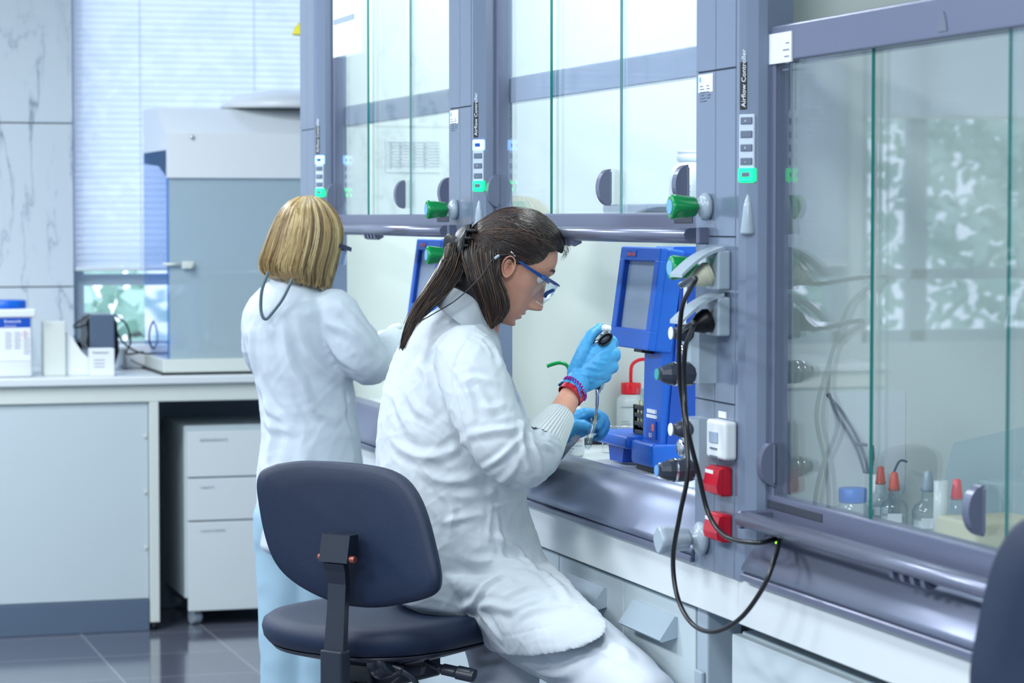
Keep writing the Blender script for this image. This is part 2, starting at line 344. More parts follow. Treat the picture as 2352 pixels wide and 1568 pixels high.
# ------------------------------------------------------------------ fume hoods
PITCH = 1.615
XS = 1.747                                       # plane of the sliding sashes
def fume_hood(yn, lift, label):
    t = thing('fume_hood', label, 'fume hood', (1.9, yn+.7, 0), 'row of fume hoods')
    y0, y1 = yn-.01, yn+1.50                     # inner faces of the side walls
    yc0, yc1 = yn, yn+1.385                      # clear opening between the service columns
    s = MB().box((1.80, y1, .78), (2.70, y1+.052, 2.72)).box((1.80, y0-.052, .78), (2.70, y0, 2.72))
    s.box((2.62, y0, .78), (2.70, y1, 2.72)).box((1.80, y0, 2.62), (2.70, y1, 2.72))
    s.build('lining', M['inner'], t)
    MB().box((1.775, y1-.015, .95), (1.80, y1+.052, 2.72), .003).build('jamb', M['metal'], t); MB().box((1.775, y0-.052, .95), (1.80, y0+.015, 2.72), .003).build('jamb', M['metal'], t)
    MB().box((1.83, y0, .90), (2.62, y1, .95), .002).build('worktop', M['top'], t)
    MB().box((2.02, yn+.1, 2.56), (2.2, yn+1.3, 2.615), .004).build('lamp', M['lamp'] if lift else M['wplastic'], t)
    prof = [(1.692, .873), (1.686, .880), (1.690, .890), (1.703, .908), (1.718, .927), (1.738, .946), (1.760, .960), (1.785, .965), (1.81, .962), (1.832, .953), (1.832, .90), (1.715, .873)]
    MB().prism(prof, yc0, yc1-.005, 'y', smooth=True).build('sill', M['steel'], t)
    MB().box((1.684, yc0, .862), (1.71, yc1-.005, .874), .002).build('sill_edge', M['metal2'], t)
    MB().box((1.70, yn-.188, .779), (1.80, yn+1.424, .866), .002).build('fascia', M['lamw'], t)
    MB().box((1.768, yc0-.06, 1.742), (1.80, yc1+.06, 1.80), .003).build('lintel', M['metal'], t)
    MB().box((1.70, yc0-.06, 2.36), (1.84, yc1+.06, 2.72), .004).build('head_panel', M['metal'], t)
    # the sash
    f = MB(); zb = 1.009+lift; zt = 1.742+lift
    f.box((1.733, yc0-.03, zb-.055), (1.765, yc1+.03, zb), .004)
    f.box((1.733, yc0-.03, zt), (1.765, yc1+.03, zt+.062), .004)
    for a in (yc0-.03, yc1-.028): f.box((1.734, a, zb-.05), (1.764, a+.058, zt+.05), .003)
    sash = f.build('sash', M['metal2'], t)
    for k, (a, b, xx) in enumerate(((yn+.03, yn+.545, 1.744), (yn+.10, yn+.985, 1.752), (yn+.50, yn+1.36, 1.760))):
        pass
    def pane(a, b, xx, edge=1):
        g = MB(); g.box((xx-.003, a, zb-.01), (xx+.003, b, zt+.01)); me = g
        me.m = [0, 0, 0, 1, 0, 1]                # faces towards +-y show the green edge of the glass
        me.m = [1, 1, edge, 0, edge, 0]
        return me.build('glass_pane', [M['glass'], M['glassedge']], sash)
    pane(yn+.02, yn+.535, 1.742); pane(yn+.535, yn+.982, 1.752, 0); pane(yn+.982, yn+1.37, 1.742)
    for yy, xx in ((yn+1.363, 1.738), (yn+.62, 1.748), (yn+.02+.14, 1.738)):
        zc = zb+.052; R = .037; n = 18
        arc = [(xx-.002-R*.68*math.sin(PI*i/n), zc+R*math.cos(PI*i/n)) for i in range(n+1)]
        h = MB().prism(arc, yy-.011, yy+.011, 'y'); h.box((xx-.005, yy-.013, zc-R*.9), (xx, yy+.013, zc+R*.9), .002)
        h.build('grip_disc', M['metal2'], sash)
    zr = zb-.030
    prof = [(1.670, zr-.001), (1.666, zr-.008), (1.669, zr-.018), (1.680, zr-.024), (1.703, zr-.026), (1.712, zr-.016), (1.706, zr-.004), (1.690, zr+.003), (1.678, zr+.003)]
    MB().prism(prof, yc0-.04+.06*(lift > 0)-.03, yc1-.022, 'y', smooth=True).build('handrail', M['rail'], sash)
    for a in (yc0-.065, yc1-.034): MB().box((1.672, a, zr-.026), (1.745, a+.012, zr+.004), .003).build('bracket', M['metal2'], sash)
    for k in range(4):
        a = yn+.66+.035*k; MB().prism([(1.70, zr-.020), (1.676, zr-.022), (1.679, zr-.033), (1.688, zr-.037), (1.702, zr-.030)], a, a+.014, 'y').build('finger_grip', M['metal2'], sash)
    return t
hoodR = fume_hood(HOODS[0], 0, 'nearest fume hood at right, its sash pulled down in front of bottles')
hoodM = fume_hood(HOODS[1], .48, 'middle fume hood with raised sash where the dark-haired woman works')
hoodL = fume_hood(HOODS[2], .48, 'farthest fume hood with raised sash behind the blonde woman')

def column(y, label):
    """service column: y is the near edge of its flat front"""
    t = thing('service_column', label, 'service column', (1.75, y, .857), 'service columns between fume hoods')
    X = 1.692; W_ = .188
    zs = [.857, 1.158, 1.447, 1.737, 2.75]
    for a, b in zip(zs[:-1], zs[1:]):
        MB().box((X, y+.002, a+.001), (1.775, y+.093, b-.001), .0012).build('panel', M['metal'], t)
        MB().box((X, y+.095, a+.001), (1.775, y+W_, b-.001), .0012).build('panel', M['metal'], t)
    MB().box((X+.004, y+.001, .86), (1.775, y+W_-.001, 2.75)).build('core', M['gap'], t)
    MB().prism([(X+.001, y), (X+.001, y-.012), (X+.008, y-.028), (X+.022, y-.046), (X+.036, y-.052), (1.775, y-.052), (1.775, y)], .857, 2.75, 'z').build('post', M['metal'], t)
    return t
def on_post(y, u, out=0.0):
    """point on the slanted post face: u across (0 far .. 1 near)"""
    a = Vector((1.693, y-.010, 0)); b = Vector((1.712, y-.044, 0)); n = Vector((-(a.y-b.y), -(b.x-a.x), 0)).normalized()
    return a.lerp(b, u)+n*out
def controller(t, y, upper):
    c = MB(); du = (Vector((1.712, y-.044, 0))-Vector((1.693, y-.010, 0))).normalized(); n = Vector((-.87, -.49, 0))
    n = Vector((du.y, -du.x, 0)); n = n if n.x < 0 else -n
    def slab(u0, u1, z0, z1, th, bev=.001):
        o = on_post(y, 0); m = MB(); Mx = Matrix((du, n, Vector((0, 0, 1)))).transposed().to_4x4(); Mx.translation = o
        L = .039; m.box((u0*L, -.004, z0), (u1*L, th, z1), bev, M=Mx); return m
    lab = slab(.12, .52, 1.664, 1.745, .0035).build('controller_label', M['inkb'], t)
    text('lettering', 'Airflow Controller', M['inkw'], lab, on_post(y, .47, .0042)+Vector((0, 0, 1.668)), (0, 0, 1), -du, .0095, .0004, xs=.98)
    st = slab(.08, .95, 1.540, 1.656, .004, .0015).build('button_strip', M['btnp'], t)
    for k, z in enumerate((1.645, 1.622, 1.599, 1.576)):
        if k == 0 and upper: 
            slab(.05, .98, z-.012, z+.014, .006, .003).build('lit_button', M['ledw'], t); slab(.3, .75, z-.003, z+.006, .0066).build('lit_icon', M['blue2'], t)
        else:
            b = slab(.2, .85, z-.006, z+.006, .006).build('button', M['btn'], t)
            text('icon', '*+ +-'[k+1] if k else '+', M['inkw'], b, on_post(y, .5, .0066)+Vector((0, 0, z-.003)), du, (0, 0, 1), .006, .0003, 'CENTER')
    slab(.05, .98, 1.540, 1.566, .006, .003).build('lit_button', M['ledg'], t)
    slab(.28, .75, 1.549, 1.558, .0066).build('lit_icon', M['btn'], t)
    a = on_post(y, .55, .0); R = []
    for h, r_ in ((1.452, .0135), (1.456, .014), (1.50, .0085), (1.522, .002)):
        R.append([a+du*(r_*math.cos(PI*i/12))+n*(r_*.9*math.sin(PI*i/12))+Vector((0, 0, h)) for i in range(13)]+[a-n*.004+du*(-r_)+Vector((0, 0, h)), a-n*.004+du*r_+Vector((0, 0, h))])
    MB().rings(R).build('deflector', M['gplastic'], t)
def star_knob(t, name, p, m, cap=None, L=.05, r=.021, flange=M['gplastic'], fl=.024):
    """ribbed valve handle pointing into the room (-x) on a round flange"""
    p = Vector(p); ax = Vector((-1, 0, 0))
    f = MB().lathe([(fl*.9, 0), (fl, .004), (fl, .010), (fl*.75, .016), (.011, .018), (.011, .028)], p, ax).build(name+'_flange', flange, t)
    k = MB(); R = []
    for h, s_ in ((.024, .62), (.028, .72), (.045, .80), (.064, .98), (.070, .98), (.073, .86)):
        ring = []
        for i in range(36):
            a = 2*PI*i/36; c = r*s_*(1+.15*math.cos(4*a)*(1 if h < .06 else .4)); ring.append(p+Vector((-h*L/.05, c*math.cos(a), c*math.sin(a))))
        R.append(ring)
    k.rings(R); k.build(name, m, t)
    if cap: MB().lathe([(r*.62, .073*L/.05), (r*.6, .0745*L/.05)], p, ax).build(name+'_cap', cap, t)
capb = mat('pale_blue_cap', (110, 170, 225), .4)
def common_fixtures(t, y):
    star_knob(t, 'green_valve_knob', at(1628, 475, x=1.692)+Vector((0, y-CY, 0)), M['green'], capb)
    star_knob(t, 'green_valve_knob', at(1628, 614, x=1.692)+Vector((0, y-CY, 0)), M['green'], capb)
    a = at(1604, 214, x=1.691); b = at(1637, 168, x=1.691); dy = y-CY
    st = MB().box((1.6908, min(a.y, b.y)+dy, a.z), (1.6922, max(a.y, b.y)+dy, b.z)).build('white_sticker', M['paper'], t)
    yy = max(a.y, b.y)+dy
    MB().lathe([(.005, 0), (.005, .0006)], (1.6908, yy-.010, b.z-.009), (-1, 0, 0), 12).build('sticker_emblem', mat('sky_ink', (110, 190, 220), .5), st)
    for k in range(6): MB().box((1.6903, yy-.008, b.z-.020-.0052*k), (1.6909, yy-.024-.006*(k % 3), b.z-.0215-.0052*k)).build('sticker_line', M['ink'], st)
    for k in range(5): MB().box((1.6903, yy-.040, b.z-.020-.0052*k), (1.6909, yy-.052-.004*(k % 2), b.z-.0215-.0052*k)).build('sticker_line', M['ink'], st)
CY = 4.172
colC = column(CY, 'service column with two plugged sockets and red boxes, right of the blue instrument')
controller(colC, CY, False); common_fixtures(colC, CY)
colB = column(CY+PITCH, 'service column behind the head of the dark-haired woman, with a violet lit button')
controller(colB, CY+PITCH, True); common_fixtures(colB, CY+PITCH)
colA = column(CY+2*PITCH, 'farthest service column, just right of the draught enclosure and above the blonde woman')
controller(colA, CY+2*PITCH, True)

# --- fixtures of the nearest column
def socket(py):
    p = at(1664, py, x=1.692)                    # centre of the socket plate
    y = p.y; z = p.z
    s = MB().box((1.668, y-.030, z-.034), (1.692, y+.030, z+.034), .004).build('socket_box', M['gplastic'], colC)
    # raised lid, hinged at the top
    lid = MB(); n = 8; top = []; R = []
    for i in range(n+1):
        a = i/n; x_ = 1.680-.078*a; z_ = z+.041+.008*math.sin(PI*a)-.047*a
        R.append([Vector((x_, y-.029, z_)), Vector((x_, y+.029, z_)), Vector((x_, y+.029, z_-.006)), Vector((x_, y-.029, z_-.006))])
    lid.rings(R, smooth=False); lid.build('socket_lid', M['gplastic'], s)
    return y, z
plug_w = mat('yellowed_plug', (200, 200, 176), .5)
def plug(y, z, m, label, nm='plug'):
    t = thing(nm, label, 'plug', (1.668, y, z-.004))
    MB().lathe([(.019, .0), (.0205, .003), (.0205, .012), (.018, .022), (.011, .034), (.007, .046), (.0052, .060)], (1.667, y, z-.004), (-1, .15, -.42)).build('plug_body', m, t)
    MB().lathe([(.0195, .004), (.0215, .006), (.0215, .010), (.0195, .012)], (1.667, y, z-.004), (-1, .15, -.42), caps=False).build('plug_rim', m, t)
    return Vector((1.667, y, z-.004))+Vector((-1, .15, -.42)).normalized()*.058
y1_, z1_ = socket(620); y2_, z2_ = socket(726)
pe1 = plug(y1_, z1_, plug_w, 'yellowed plug in the upper socket of the near service column')
pe2 = plug(y2_, z2_, M['dark'], 'black plug in the lower socket of the near service column')
def cable(name, label, pts, r=.0042):
    tag(MB().tube(bez(pts, 14), r, 10).build(name, M['cable'], None), label, 'cable')
cable('power_cable', 'black cable from the upper plug, looping low beneath the near handrail',
      [pe1, at(1598, 640, x=1.575), at(1566, 710, x=1.585), at(1560, 850, x=1.60), at(1572, 960, x=1.615), at(1580, 1080, x=1.61), at(1562, 1180, x=1.60), at(1546, 1280, x=1.60), at(1556, 1370, x=1.60), at(1590, 1432, x=1.60), at(1640, 1450, x=1.60), at(1700, 1420, x=1.615), at(1752, 1350, x=1.63), at(1780, 1280, x=1.655), at(1792, 1236, x=1.70)])
cable('power_cable', 'black cable from the lower plug, curving in front of the red boxes',
      [pe2, at(1594, 742, x=1.585), at(1574, 800, x=1.60), at(1572, 900, x=1.605), at(1580, 985, x=1.60), at(1605, 1090, x=1.625), at(1628, 1180, x=1.64), at(1668, 1232, x=1.645), at(1735, 1246, x=1.655), at(1790, 1236, x=1.70)])
def gas_valve(py0, py1, pk_s, pk_l, capm):
    a = at(1628, py0, x=1.66); b = at(1628, py1, x=1.66); y = CY+.128
    MB().prism([(1.692, y-.042), (1.662, y-.036), (1.652, y-.022), (1.652, y+.022), (1.662, y+.036), (1.692, y+.042)], b.z, a.z, 'z', smooth=False).build('valve_housing', M['gplastic'], colC)
    for pk, r_, L in ((pk_s, .0155, .036), (pk_l, .021, .062)):
        p = at(1600, pk, x=1.655); p.y = y-.012; big = L > .05
        k = MB().lathe([(r_*.93, 0), (r_, .004), (r_, L*.45), (r_*.98, L*.5), (r_*.9, L*.75), (r_*.62, L*.97), (r_*.55, L)], (1.660, p.y, p.z), (-1, 0, 0), 12 if big else 24, smooth=not big).build('valve_knob', M['knob'], colC)
        if big: MB().lathe([(r_*1.01, L*.44), (r_*1.03, L*.47), (r_*1.01, L*.52)], (1.655, p.y, p.z), (-1, 0, 0), 24, caps=False).build('knob_ring', M['chrome'], k)
        MB().lathe([(r_*.5 if big else r_*.75, L), (r_*.48 if big else r_*.7, L+.002)], (1.655, p.y, p.z), (-1, 0, 0), 20).build('knob_cap', capm if big else M['wplastic'], k)
    pm = at(1596, (pk_s+pk_l)/2, x=1.65)
    MB().lathe([(.016, 0), (.016, .006), (.012, .010), (.004, .010)], (1.655, y+.02, pm.z), (-1, 0, 0), 24).build('valve_rosette', M['chrome'], colC)
gas_valve(748, 884, 766, 860, mat('teal_cap', (40, 150, 150), .4))
gas_valve(968, 1107, 988, 1082, mat('blue_orange_cap', (90, 150, 210), .4))
a = at(1636, 960, x=1.68); b = at(1679, 1058, x=1.68)
th = thing('thermostat', 'white thermostat box on the near service column above the red boxes', 'thermostat', (1.68, (a.y+b.y)/2, (a.z+b.z)/2))
MB().box((1.668, a.y, a.z), (1.692, b.y, b.z), .006).build('casing', M['wplastic'], th)
MB().box((1.666, a.y-.018, a.z-.020), (1.6685, b.y+.030, a.z-.040), .001).build('display', M['screen'], th)
for zz in (.048, .062, .074): MB().box((1.6665, a.y-.022, a.z-zz), (1.668, b.y+.034, a.z-zz-.003)).build('marking', M['ink'], th)
a = at(1650, 943, x=1.69); b = at(1667, 961, x=1.69); MB().box((1.690, a.y, a.z), (1.6925, b.y, b.z)).build('paper_tag', M['paper'], colC)
for py0, py1, lb in ((1066, 1141, 'upper red push-button box on the near service column'), (1173, 1247, 'lower red push-button box on the near service column, beside the grey knob')):
    a = at(1626, py0, x=1.672); b = at(1656, py1, x=1.672); ya, yb = a.y, b.y; 
    rb = thing('red_switch_box', lb, 'switch box', (1.675, (ya+yb)/2, (a.z+b.z)/2), 'red boxes on the near service column')
    MB().box((1.672, ya-.002, a.z), (1.692, yb-.002, b.z), .004).build('casing', M['red'], rb)
    MB().box((1.6655, ya-.003, a.z-.007), (1.6672, ya-.040, a.z-.024)).build('white_label', M['paper'], rb)
    MB().prism([(1.673, b.z+.003), (1.673, a.z-.002), (1.667, a.z-.005), (1.662, a.z-.032), (1.664, b.z+.006)], ya-.003, yb-.004, 'y').build('hinged_flap', M['red'], rb)
star_knob(colC, 'grey_valve_knob', at(1617, 1236, x=1.692), M['gplastic'], None, L=.06, r=.024, fl=.030)

# --- markings on the near hood
a = at(1767, 151, x=1.731); b = at(1818, 68, x=1.731)
lb = MB().box((1.7305, a.y, a.z+.002), (1.7335, b.y, b.z-.002)).build('white_label', M['paper'], hoodR.children[0] if False else hoodR)
for k in range(5): MB().box((1.7300, b.y+.008, b.z-.02-.011*k), (1.7306, b.y+.022+.006*((k*2) % 3), b.z-.022-.011*k)).build('label_line', M['ink'], lb)
pc = at(2165, 50, x=1.7325)
MB().prism([(pc.y-.015, pc.z-.014), (pc.y+.015, pc.z-.014), (pc.y+.012, pc.z-.002), (pc.y+.002, pc.z+.016), (pc.y-.004, pc.z+.014), (pc.y-.012, pc.z-.002)], 1.7315, 1.7335, 'x').build('emblem', M['ink'], hoodR)
a = at(1757, 1130, x=1.732); b = at(1888, 1170, x=1.732)
MB().box((1.7315, a.y, .985), (1.734, b.y, .999), .0008).build('name_plate', M['gap'], hoodR)
text('lettering', 'Do not block the airflow opening'[:0]+'- - - - - - - - - - - - - -', M['metal2'], hoodR, (1.7312, a.y-.006, .989), (0, -1, 0), (0, 0, 1), .006, .0003)
for hd, px in ((hoodM, 1568),):
    p = at(px, 499, x=1.732); MB().box((1.7315, p.y-.05, 1.470), (1.734, p.y+.045, 1.485), .0008).build('name_plate', M['gap'], hd)
p = at(1015, 499, x=1.732); MB().box((1.7315, p.y-.06, 1.470), (1.734, p.y+.045, 1.485), .0008).build('name_plate', M['gap'], hoodL)
MB().lathe([(.0005, -.0022), (.0022, 0), (.0005, .0022)], at(1783, 1246, x=1.695), (0, 0, 1), 10).build('indicator_light', M['ledy'], hoodR)
# toothed belt behind the raised part of the near hood
bl = MB(); z = 1.79
bl.box((1.758, 4.135, 1.80), (1.764, 4.143, 2.4))
while z < 2.2: bl.box((1.754, 4.134, z), (1.759, 4.144, z+.004)); z += .008
bl.build('toothed_belt', M['wplastic'], hoodR)

# --- base units under the hoods
def base_unit(y0, y1, label, handle=True, zt=.772, xf=1.722):
    t = thing('base_cabinet', label, 'cabinet', (2.0, (y0+y1)/2, .1), 'cabinets under the fume hoods')
    MB().box((xf+.02, y0, .10), (2.55, y1, zt), .002).build('body', M['lam'], t)
    d_ = MB().box((xf, y0+.002, .12), (xf+.019, y1-.002, zt-.004), .0015).build('door', M['lam'], t)
    if handle:
        yc = (y0+y1)/2+.01
        MB().prism([(xf, zt-.034), (xf-.006, zt-.032), (xf-.036, zt-.076), (xf-.032, zt-.080), (xf, zt-.072)], yc-.115, yc+.115, 'y').build('handle', M['gplastic'], d_)
    return t
ya = lambda px, x=1.722: at(px, 1300, x=x).y
e1, e2, e3 = ya(1284), ya(1432), ya(1598)
base_unit(e2, e1, 'pale cabinet with flap handle under the middle hood, nearer the seated woman')
base_unit(e3, e2, 'pale cabinet with flap handle under the middle hood, nearer the grey pillar')
base_unit(e1, e1+.44, 'pale cabinet under the middle hood hidden behind the seated woman', zt=.772)
base_unit(5.86, 6.40, 'pale cabinet under the farthest hood, seen beneath the chair seat', handle=False)
base_unit(6.40, 7.2, 'pale cabinet under the farthest hood, beyond the seated woman', handle=False)
pl = MB().box((1.722, ya(1625), .02), (1.79, ya(1601), .772), .004).build('pillar', M['gplastic'], None)
tag(pl, 'pale grey upright pillar below the near service column', 'pillar')
c_ = MB().box((1.712, ya(1622), .60), (1.722, ya(1606), .66), .003).build('pillar_clip', M['gplastic'], pl)
bx = MB().box((1.80, ya(1681)+.004, .02), (2.55, ya(1628), .77)).build('recess_panel', M['plinth'], None); tag(bx, 'slate grey recessed panel between the pillar and the near white cabinet', 'panel')
base_unit(2.5, ya(1681), 'large white cabinet under the nearest fume hood', handle=False, zt=.752)

# ------------------------------------------------------------------ the back bench
YF = 9.285
def bench_part(name, a, b, m, par, bev=.002): return MB().box(a, b, bev).build(name, M[m], par)
t = thing('back_bench', 'long pale back bench under the window with white worktop', 'bench', (1.0, YF, 0))
bench_part('worktop', (-.9, YF-.02, .885), (2.72, YB-.022, .915), 'top', t, .006)
bench_part('apron', (-.9, YF, .823), (2.72, YF+.03, .884), 'cream', t)
bench_part('front_panel', (-.9, YF+.012, .115), (1.512, YF+.04, .822), 'lam', t)
bench_part('plinth', (-.9, YF+.004, 0), (1.512, YF+.03, .113), 'plinth', t)
bench_part('side_panel', (1.514, YF-.004, .03), (1.548, YB-.05, .822), 'cream', t)
MB().lathe([(.014, 0), (.014, .03)], (1.531, YF+.02, 0), (0, 0, 1), 12).build('foot', M['dark'], t)
bench_part('back_panel', (1.55, YB-.3, 0), (2.72, YB-.24, .88), 'plinth', t)
for z in (.30, .50, .70): MB().lathe([(.006, 0), (.006, .006)], (1.50, YF+.012, z), (0, -1, 0), 10).build('screw_cap', M['cream'], t)
# drawer pedestal
px0 = at(432, 1200, y=9.34).x; px1 = px0+.44
t = thing('drawer_pedestal', 'white mobile drawer pedestal with three labelled drawers under the bench', 'drawer unit', (px0, 9.34, .1))
MB().box((px0-.01, 9.358, .10), (px1+.01, 9.86, .728), .003).build('body', M['lam'], t)
zz = [at(432, py, y=9.34).z for py in (1406, 1198, 1098, 990)]
for k, (lbl) in enumerate(('CONDUCTIMETRE', 'CABLES PC', 'REFRIGERANTS')):
    dr = MB().box((px0, 9.34, zz[k]+.003), (px1, 9.357, zz[k+1]-.003), .002).build('drawer', M['lamw'], t)
    text('lettering', lbl, M['ink'], dr, (px0+.045, 9.3395, zz[k+1]-.04), (1, 0, 0), (0, 0, 1), .011 if k == 2 else .008, .0003)
for x_ in (px0+.035, px1-.035):
    for y_ in (9.40, 9.82):
        c = MB().lathe([(.024, -.018), (.026, -.010), (.026, .010), (.024, .018)], (x_, y_, .026), (1, .3, 0), 20); c.box((x_-.016, y_-.016, .045), (x_+.016, y_+.016, .10), .004); c.build('caster', M['gplastic'], t)

# draught enclosure on the bench
yf_ = 9.36; yb_ = 9.98
ex = lambda px, py=500: at(px, py, y=yf_).x
ez = lambda py, px=400: at(px, py, y=yf_).z
X0 = ex(384); X1 = X0+.98
t = thing('draught_enclosure', 'large white-topped clear enclosure standing on the back bench', 'enclosure', (X0, yf_, .915))
MB().box((X0-.03, yf_-.035, .915), (X1+.02, yb_-.02, .921), .002).build('rubber_mat', M['dark'], t)
MB().box((X0-.022, yf_-.028, .922), (X1+.02, yb_-.03, .970), .004).build('base_tray', M['cream'], t)
zt_ = ez(408); zm = ez(305); zu = ez(252)
hd = MB(); 
prof = [(yf_, zt_), (yf_, zm), (yf_+.20, zu+.014), (yb_-.1, zu+.02), (yb_-.1, zt_+.06), (yf_+.18, zt_+.045)]
hd.prism([(p[0], p[1]) for p in prof], X0, X1, 'x'); hd.build('hood_top', M['wplastic'], t)
MB().box((X0+.008, yf_+.01, .969), (X1-.01, yf_+.016, zt_+.002)).build('front_screen', M['acryl'], t)
MB().box((X0, yf_+.012, .969), (X0+.006, yb_-.1, zt_+.10)).build('side_screen', M['acrylb'], t)
MB().box((X1-.006, yf_+.012, .969), (X1, yb_-.1, zt_+.1)).build('side_screen', M['acrylb'], t)
MB().box((X0, yb_-.106, .969), (X1, yb_-.1, zt_+.06)).build('back_screen', M['acryl'], t)
p = at(441, 315, y=yf_); MB().lathe([(.008, 0), (.008, .006), (.004, .009)], p, (0, -1, 0), 16).build('screw', M['chrome'], t)
p = at(432, 609, y=yf_); MB().box((p.x-.022, yf_-.006, p.z-.014), (p.x+.022, yf_+.01, p.z+.014), .004).lathe([(.011, 0), (.011, .012)], (p.x+.002, yf_-.006, p.z), (0, -1, 0), 16).build('latch', M['cream'], t)
p = at(393, 607, y=yf_); MB().lathe([(.006, -.03), (.006, .03)], p, (1, 0, 0), 12).build('hinge_pin', M['cream'], t)
dm = MB(); cx_ = at(645, 250, y=9.7).x; R = []
for h, r_ in ((0, .26), (.03, .235), (.055, .17), (.068, .09), (.072, .01)): R.append((r_, h))
dm.lathe(R, (cx_+.02, 9.66, zu+.018), (0, 0, 1), 40); dm.build('blower_dome', M['wplastic'], t)
# oval port reads as an engraved ring
o_ = at(528, 500, y=yf_+.01); ring = []
# balance inside the enclosure
bx0 = at(470, 650, y=9.52).x
t = thing('analytical_balance', 'glass-walled analytical balance inside the draught enclosure', 'balance', (bx0, 9.52, .97))
zb1 = at(490, 645, y=9.5).z
MB().box((bx0+.01, 9.50, .971), (bx0+.30, 9.80, 1.010), .006).build('base', M['gplastic'], t)
fr = MB()
for x_ in (bx0+.01, bx0+.28):
    for y_ in (9.50, 9.70): fr.box((x_, y_, 1.01), (x_+.012, y_+.012, zb1), .002)
for z_ in (1.01, zb1-.015): fr.box((bx0+.01, 9.50, z_), (bx0+.292, 9.512, z_+.014), .002).box((bx0+.01, 9.70, z_), (bx0+.292, 9.712, z_+.014), .002)
fr.box((bx0-.02, 9.62, .971), (bx0+.005, 9.72, zb1), .003)
fr.build('frame', M['wplastic'], t)
MB().box((bx0+.022, 9.503, 1.02), (bx0+.28, 9.507, zb1-.01)).build('glass_door', M['frost'], t)
MB().lathe([(.04, 0), (.04, .004)], (bx0+.15, 9.6, 1.03), (0, 0, 1), 24).build('weighing_pan', M['chrome'], t)
t = thing('blue_stopper_flask', 'blue round rubber bulb beside the balance inside the enclosure', 'rubber bulb', at(407, 784, y=9.45))
p = at(408, 784, y=9.45); MB().lathe([(.004, -.034), (.022, -.026), (.032, -.008), (.033, .008), (.022, .026), (.004, .034)], p, (1, -.4, 0), 24).build('bulb', mat('bright_blue_rubber', (0, 120, 235), .3), t)
MB().tube([p+Vector((.0, 0, -.028)), p+Vector((.01, .0, -.06)), Vector((p.x+.02, p.y, .975))], .008).build('stem', M['clear'], t)
for pts, lb in (([(425, 775), (455, 748), (462, 790), (450, 822)], 'thin grey lead hanging between the blue bulb and the balance'), ([(400, 805), (420, 825), (440, 812), (455, 824)], 'thin grey lead lying below the blue bulb in the enclosure')):
    tag(MB().tube(bez([at(a, b, y=9.5) for a, b in pts]), .002, 6).build('lead', M['ink'], None), lb, 'cable')

# things left of the enclosure on the bench
def on_bench(px, y=9.45): return at(px, 860, y=y).x
x0 = on_bench(-40, 9.34); x1 = on_bench(76, 9.34)
t = thing('plastic_drum', 'white plastic drum with blue cap and blue label, leftmost on the bench', 'drum', ((x0+x1)/2, 9.44, .915))
zt2 = at(30, 716, y=9.34).z
MB().box((x0, 9.34, .915), (x1, 9.50, zt2), .012).build('body', M['wplastic'], t)
MB().box((x0-.004, 9.334, zt2-.02), (x1+.012, 9.506, zt2+.01), .006).build('shoulder', M['wplastic'], t)
MB().lathe([(.078, 0), (.079, .004), (.079, .026), (.075, .03)], (x1-.092, 9.42, zt2+.01), (0, 0, 1), 32).build('cap', M['blue'], t)
zl0 = at(30, 828, y=9.34).z; zl1 = at(30, 752, y=9.34).z; zl2 = at(30, 730, y=9.34).z
lb = MB().box((x0+.01, 9.3385, zl0), (x1-.008, 9.3405, zl1)).build('label', M['paper'], t)
MB().box((x0+.01, 9.338, zl1), (x1-.008, 9.3405, zl2)).build('label_header', M['blue2'], t)
text('lettering', 'Eosocorb', M['inkw'], t, (x1-.10, 9.3375, zl1+.017), (1, 0, 0), (0, 0, 1), .011, .0004)
text('lettering', 'cleaning and', M['inkw'], t, (x1-.10, 9.3375, zl1+.004), (1, 0, 0), (0, 0, 1), .006, .0004)
gw = at(58, 767, y=9.338); s_ = .013
MB().prism([(gw.x-s_, gw.z), (gw.x, gw.z+s_), (gw.x+s_, gw.z), (gw.x, gw.z-s_)], 9.3378, 9.3384, 'y').build('hazard_diamond', M['inkr'], t)
s_ = .011; MB().prism([(gw.x-s_, gw.z), (gw.x, gw.z+s_), (gw.x+s_, gw.z), (gw.x, gw.z-s_)], 9.3374, 9.338, 'y').box((gw.x-.0015, 9.3370, gw.z-.005), (gw.x+.0015, 9.3373, gw.z+.006), mi=1).build('hazard_sign', [M['paper'], M['inkb']], t)
for c in range(3):
    for k in range(9):
        xx = x1-.032-.032*c; MB().box((xx, 9.3375, zl1-.018-.009*k-(.02 if c == 0 else 0)), (xx+.020+.003*(k % 2), 9.3384, zl1-.020-.009*k-(.02 if c == 0 else 0))).build('label_line', M['ink'], lb) if k < 7 else None
x0 = on_bench(101, 9.40); x1 = on_bench(152, 9.40); z_ = at(125, 738, y=9.40).z
t = tag(MB().box((x0, 9.40, .915), (x1, 9.48, z_), .004).build('tissue_box', M['cream'], None), 'tall pale box standing between the drum and the folded tissue', 'box')
t = thing('tissue_pack', 'slanted white tissue pack leaning beside the pale box', 'tissues', (x1+.06, 9.45, .915))
xa = x1+.002; MB().prism([(xa, .916), (xa+.128, .916), (xa+.125, .935), (xa+.06, .995), (xa+.02, 1.055), (xa+.006, 1.068), (xa, 1.06)], 9.42, 9.50, 'y').build('pack', M['wplastic'], t)
x0 = on_bench(207, 9.36); x1 = on_bench(262, 9.36); z_ = at(230, 800, y=9.36).z
t = thing('carton', 'small white glove carton in front of the dark power supply', 'carton', ((x0+x1)/2, 9.37, .915))
MB().box((x0, 9.345, .915), (x1, 9.41, z_), .002).build('box', M['paper'], t)
text('lettering', 'Fisherbrand', M['inkb'], t, (x0+.008, 9.3445, z_-.018), (1, 0, 0), (0, 0, 1), .0085, .0003)
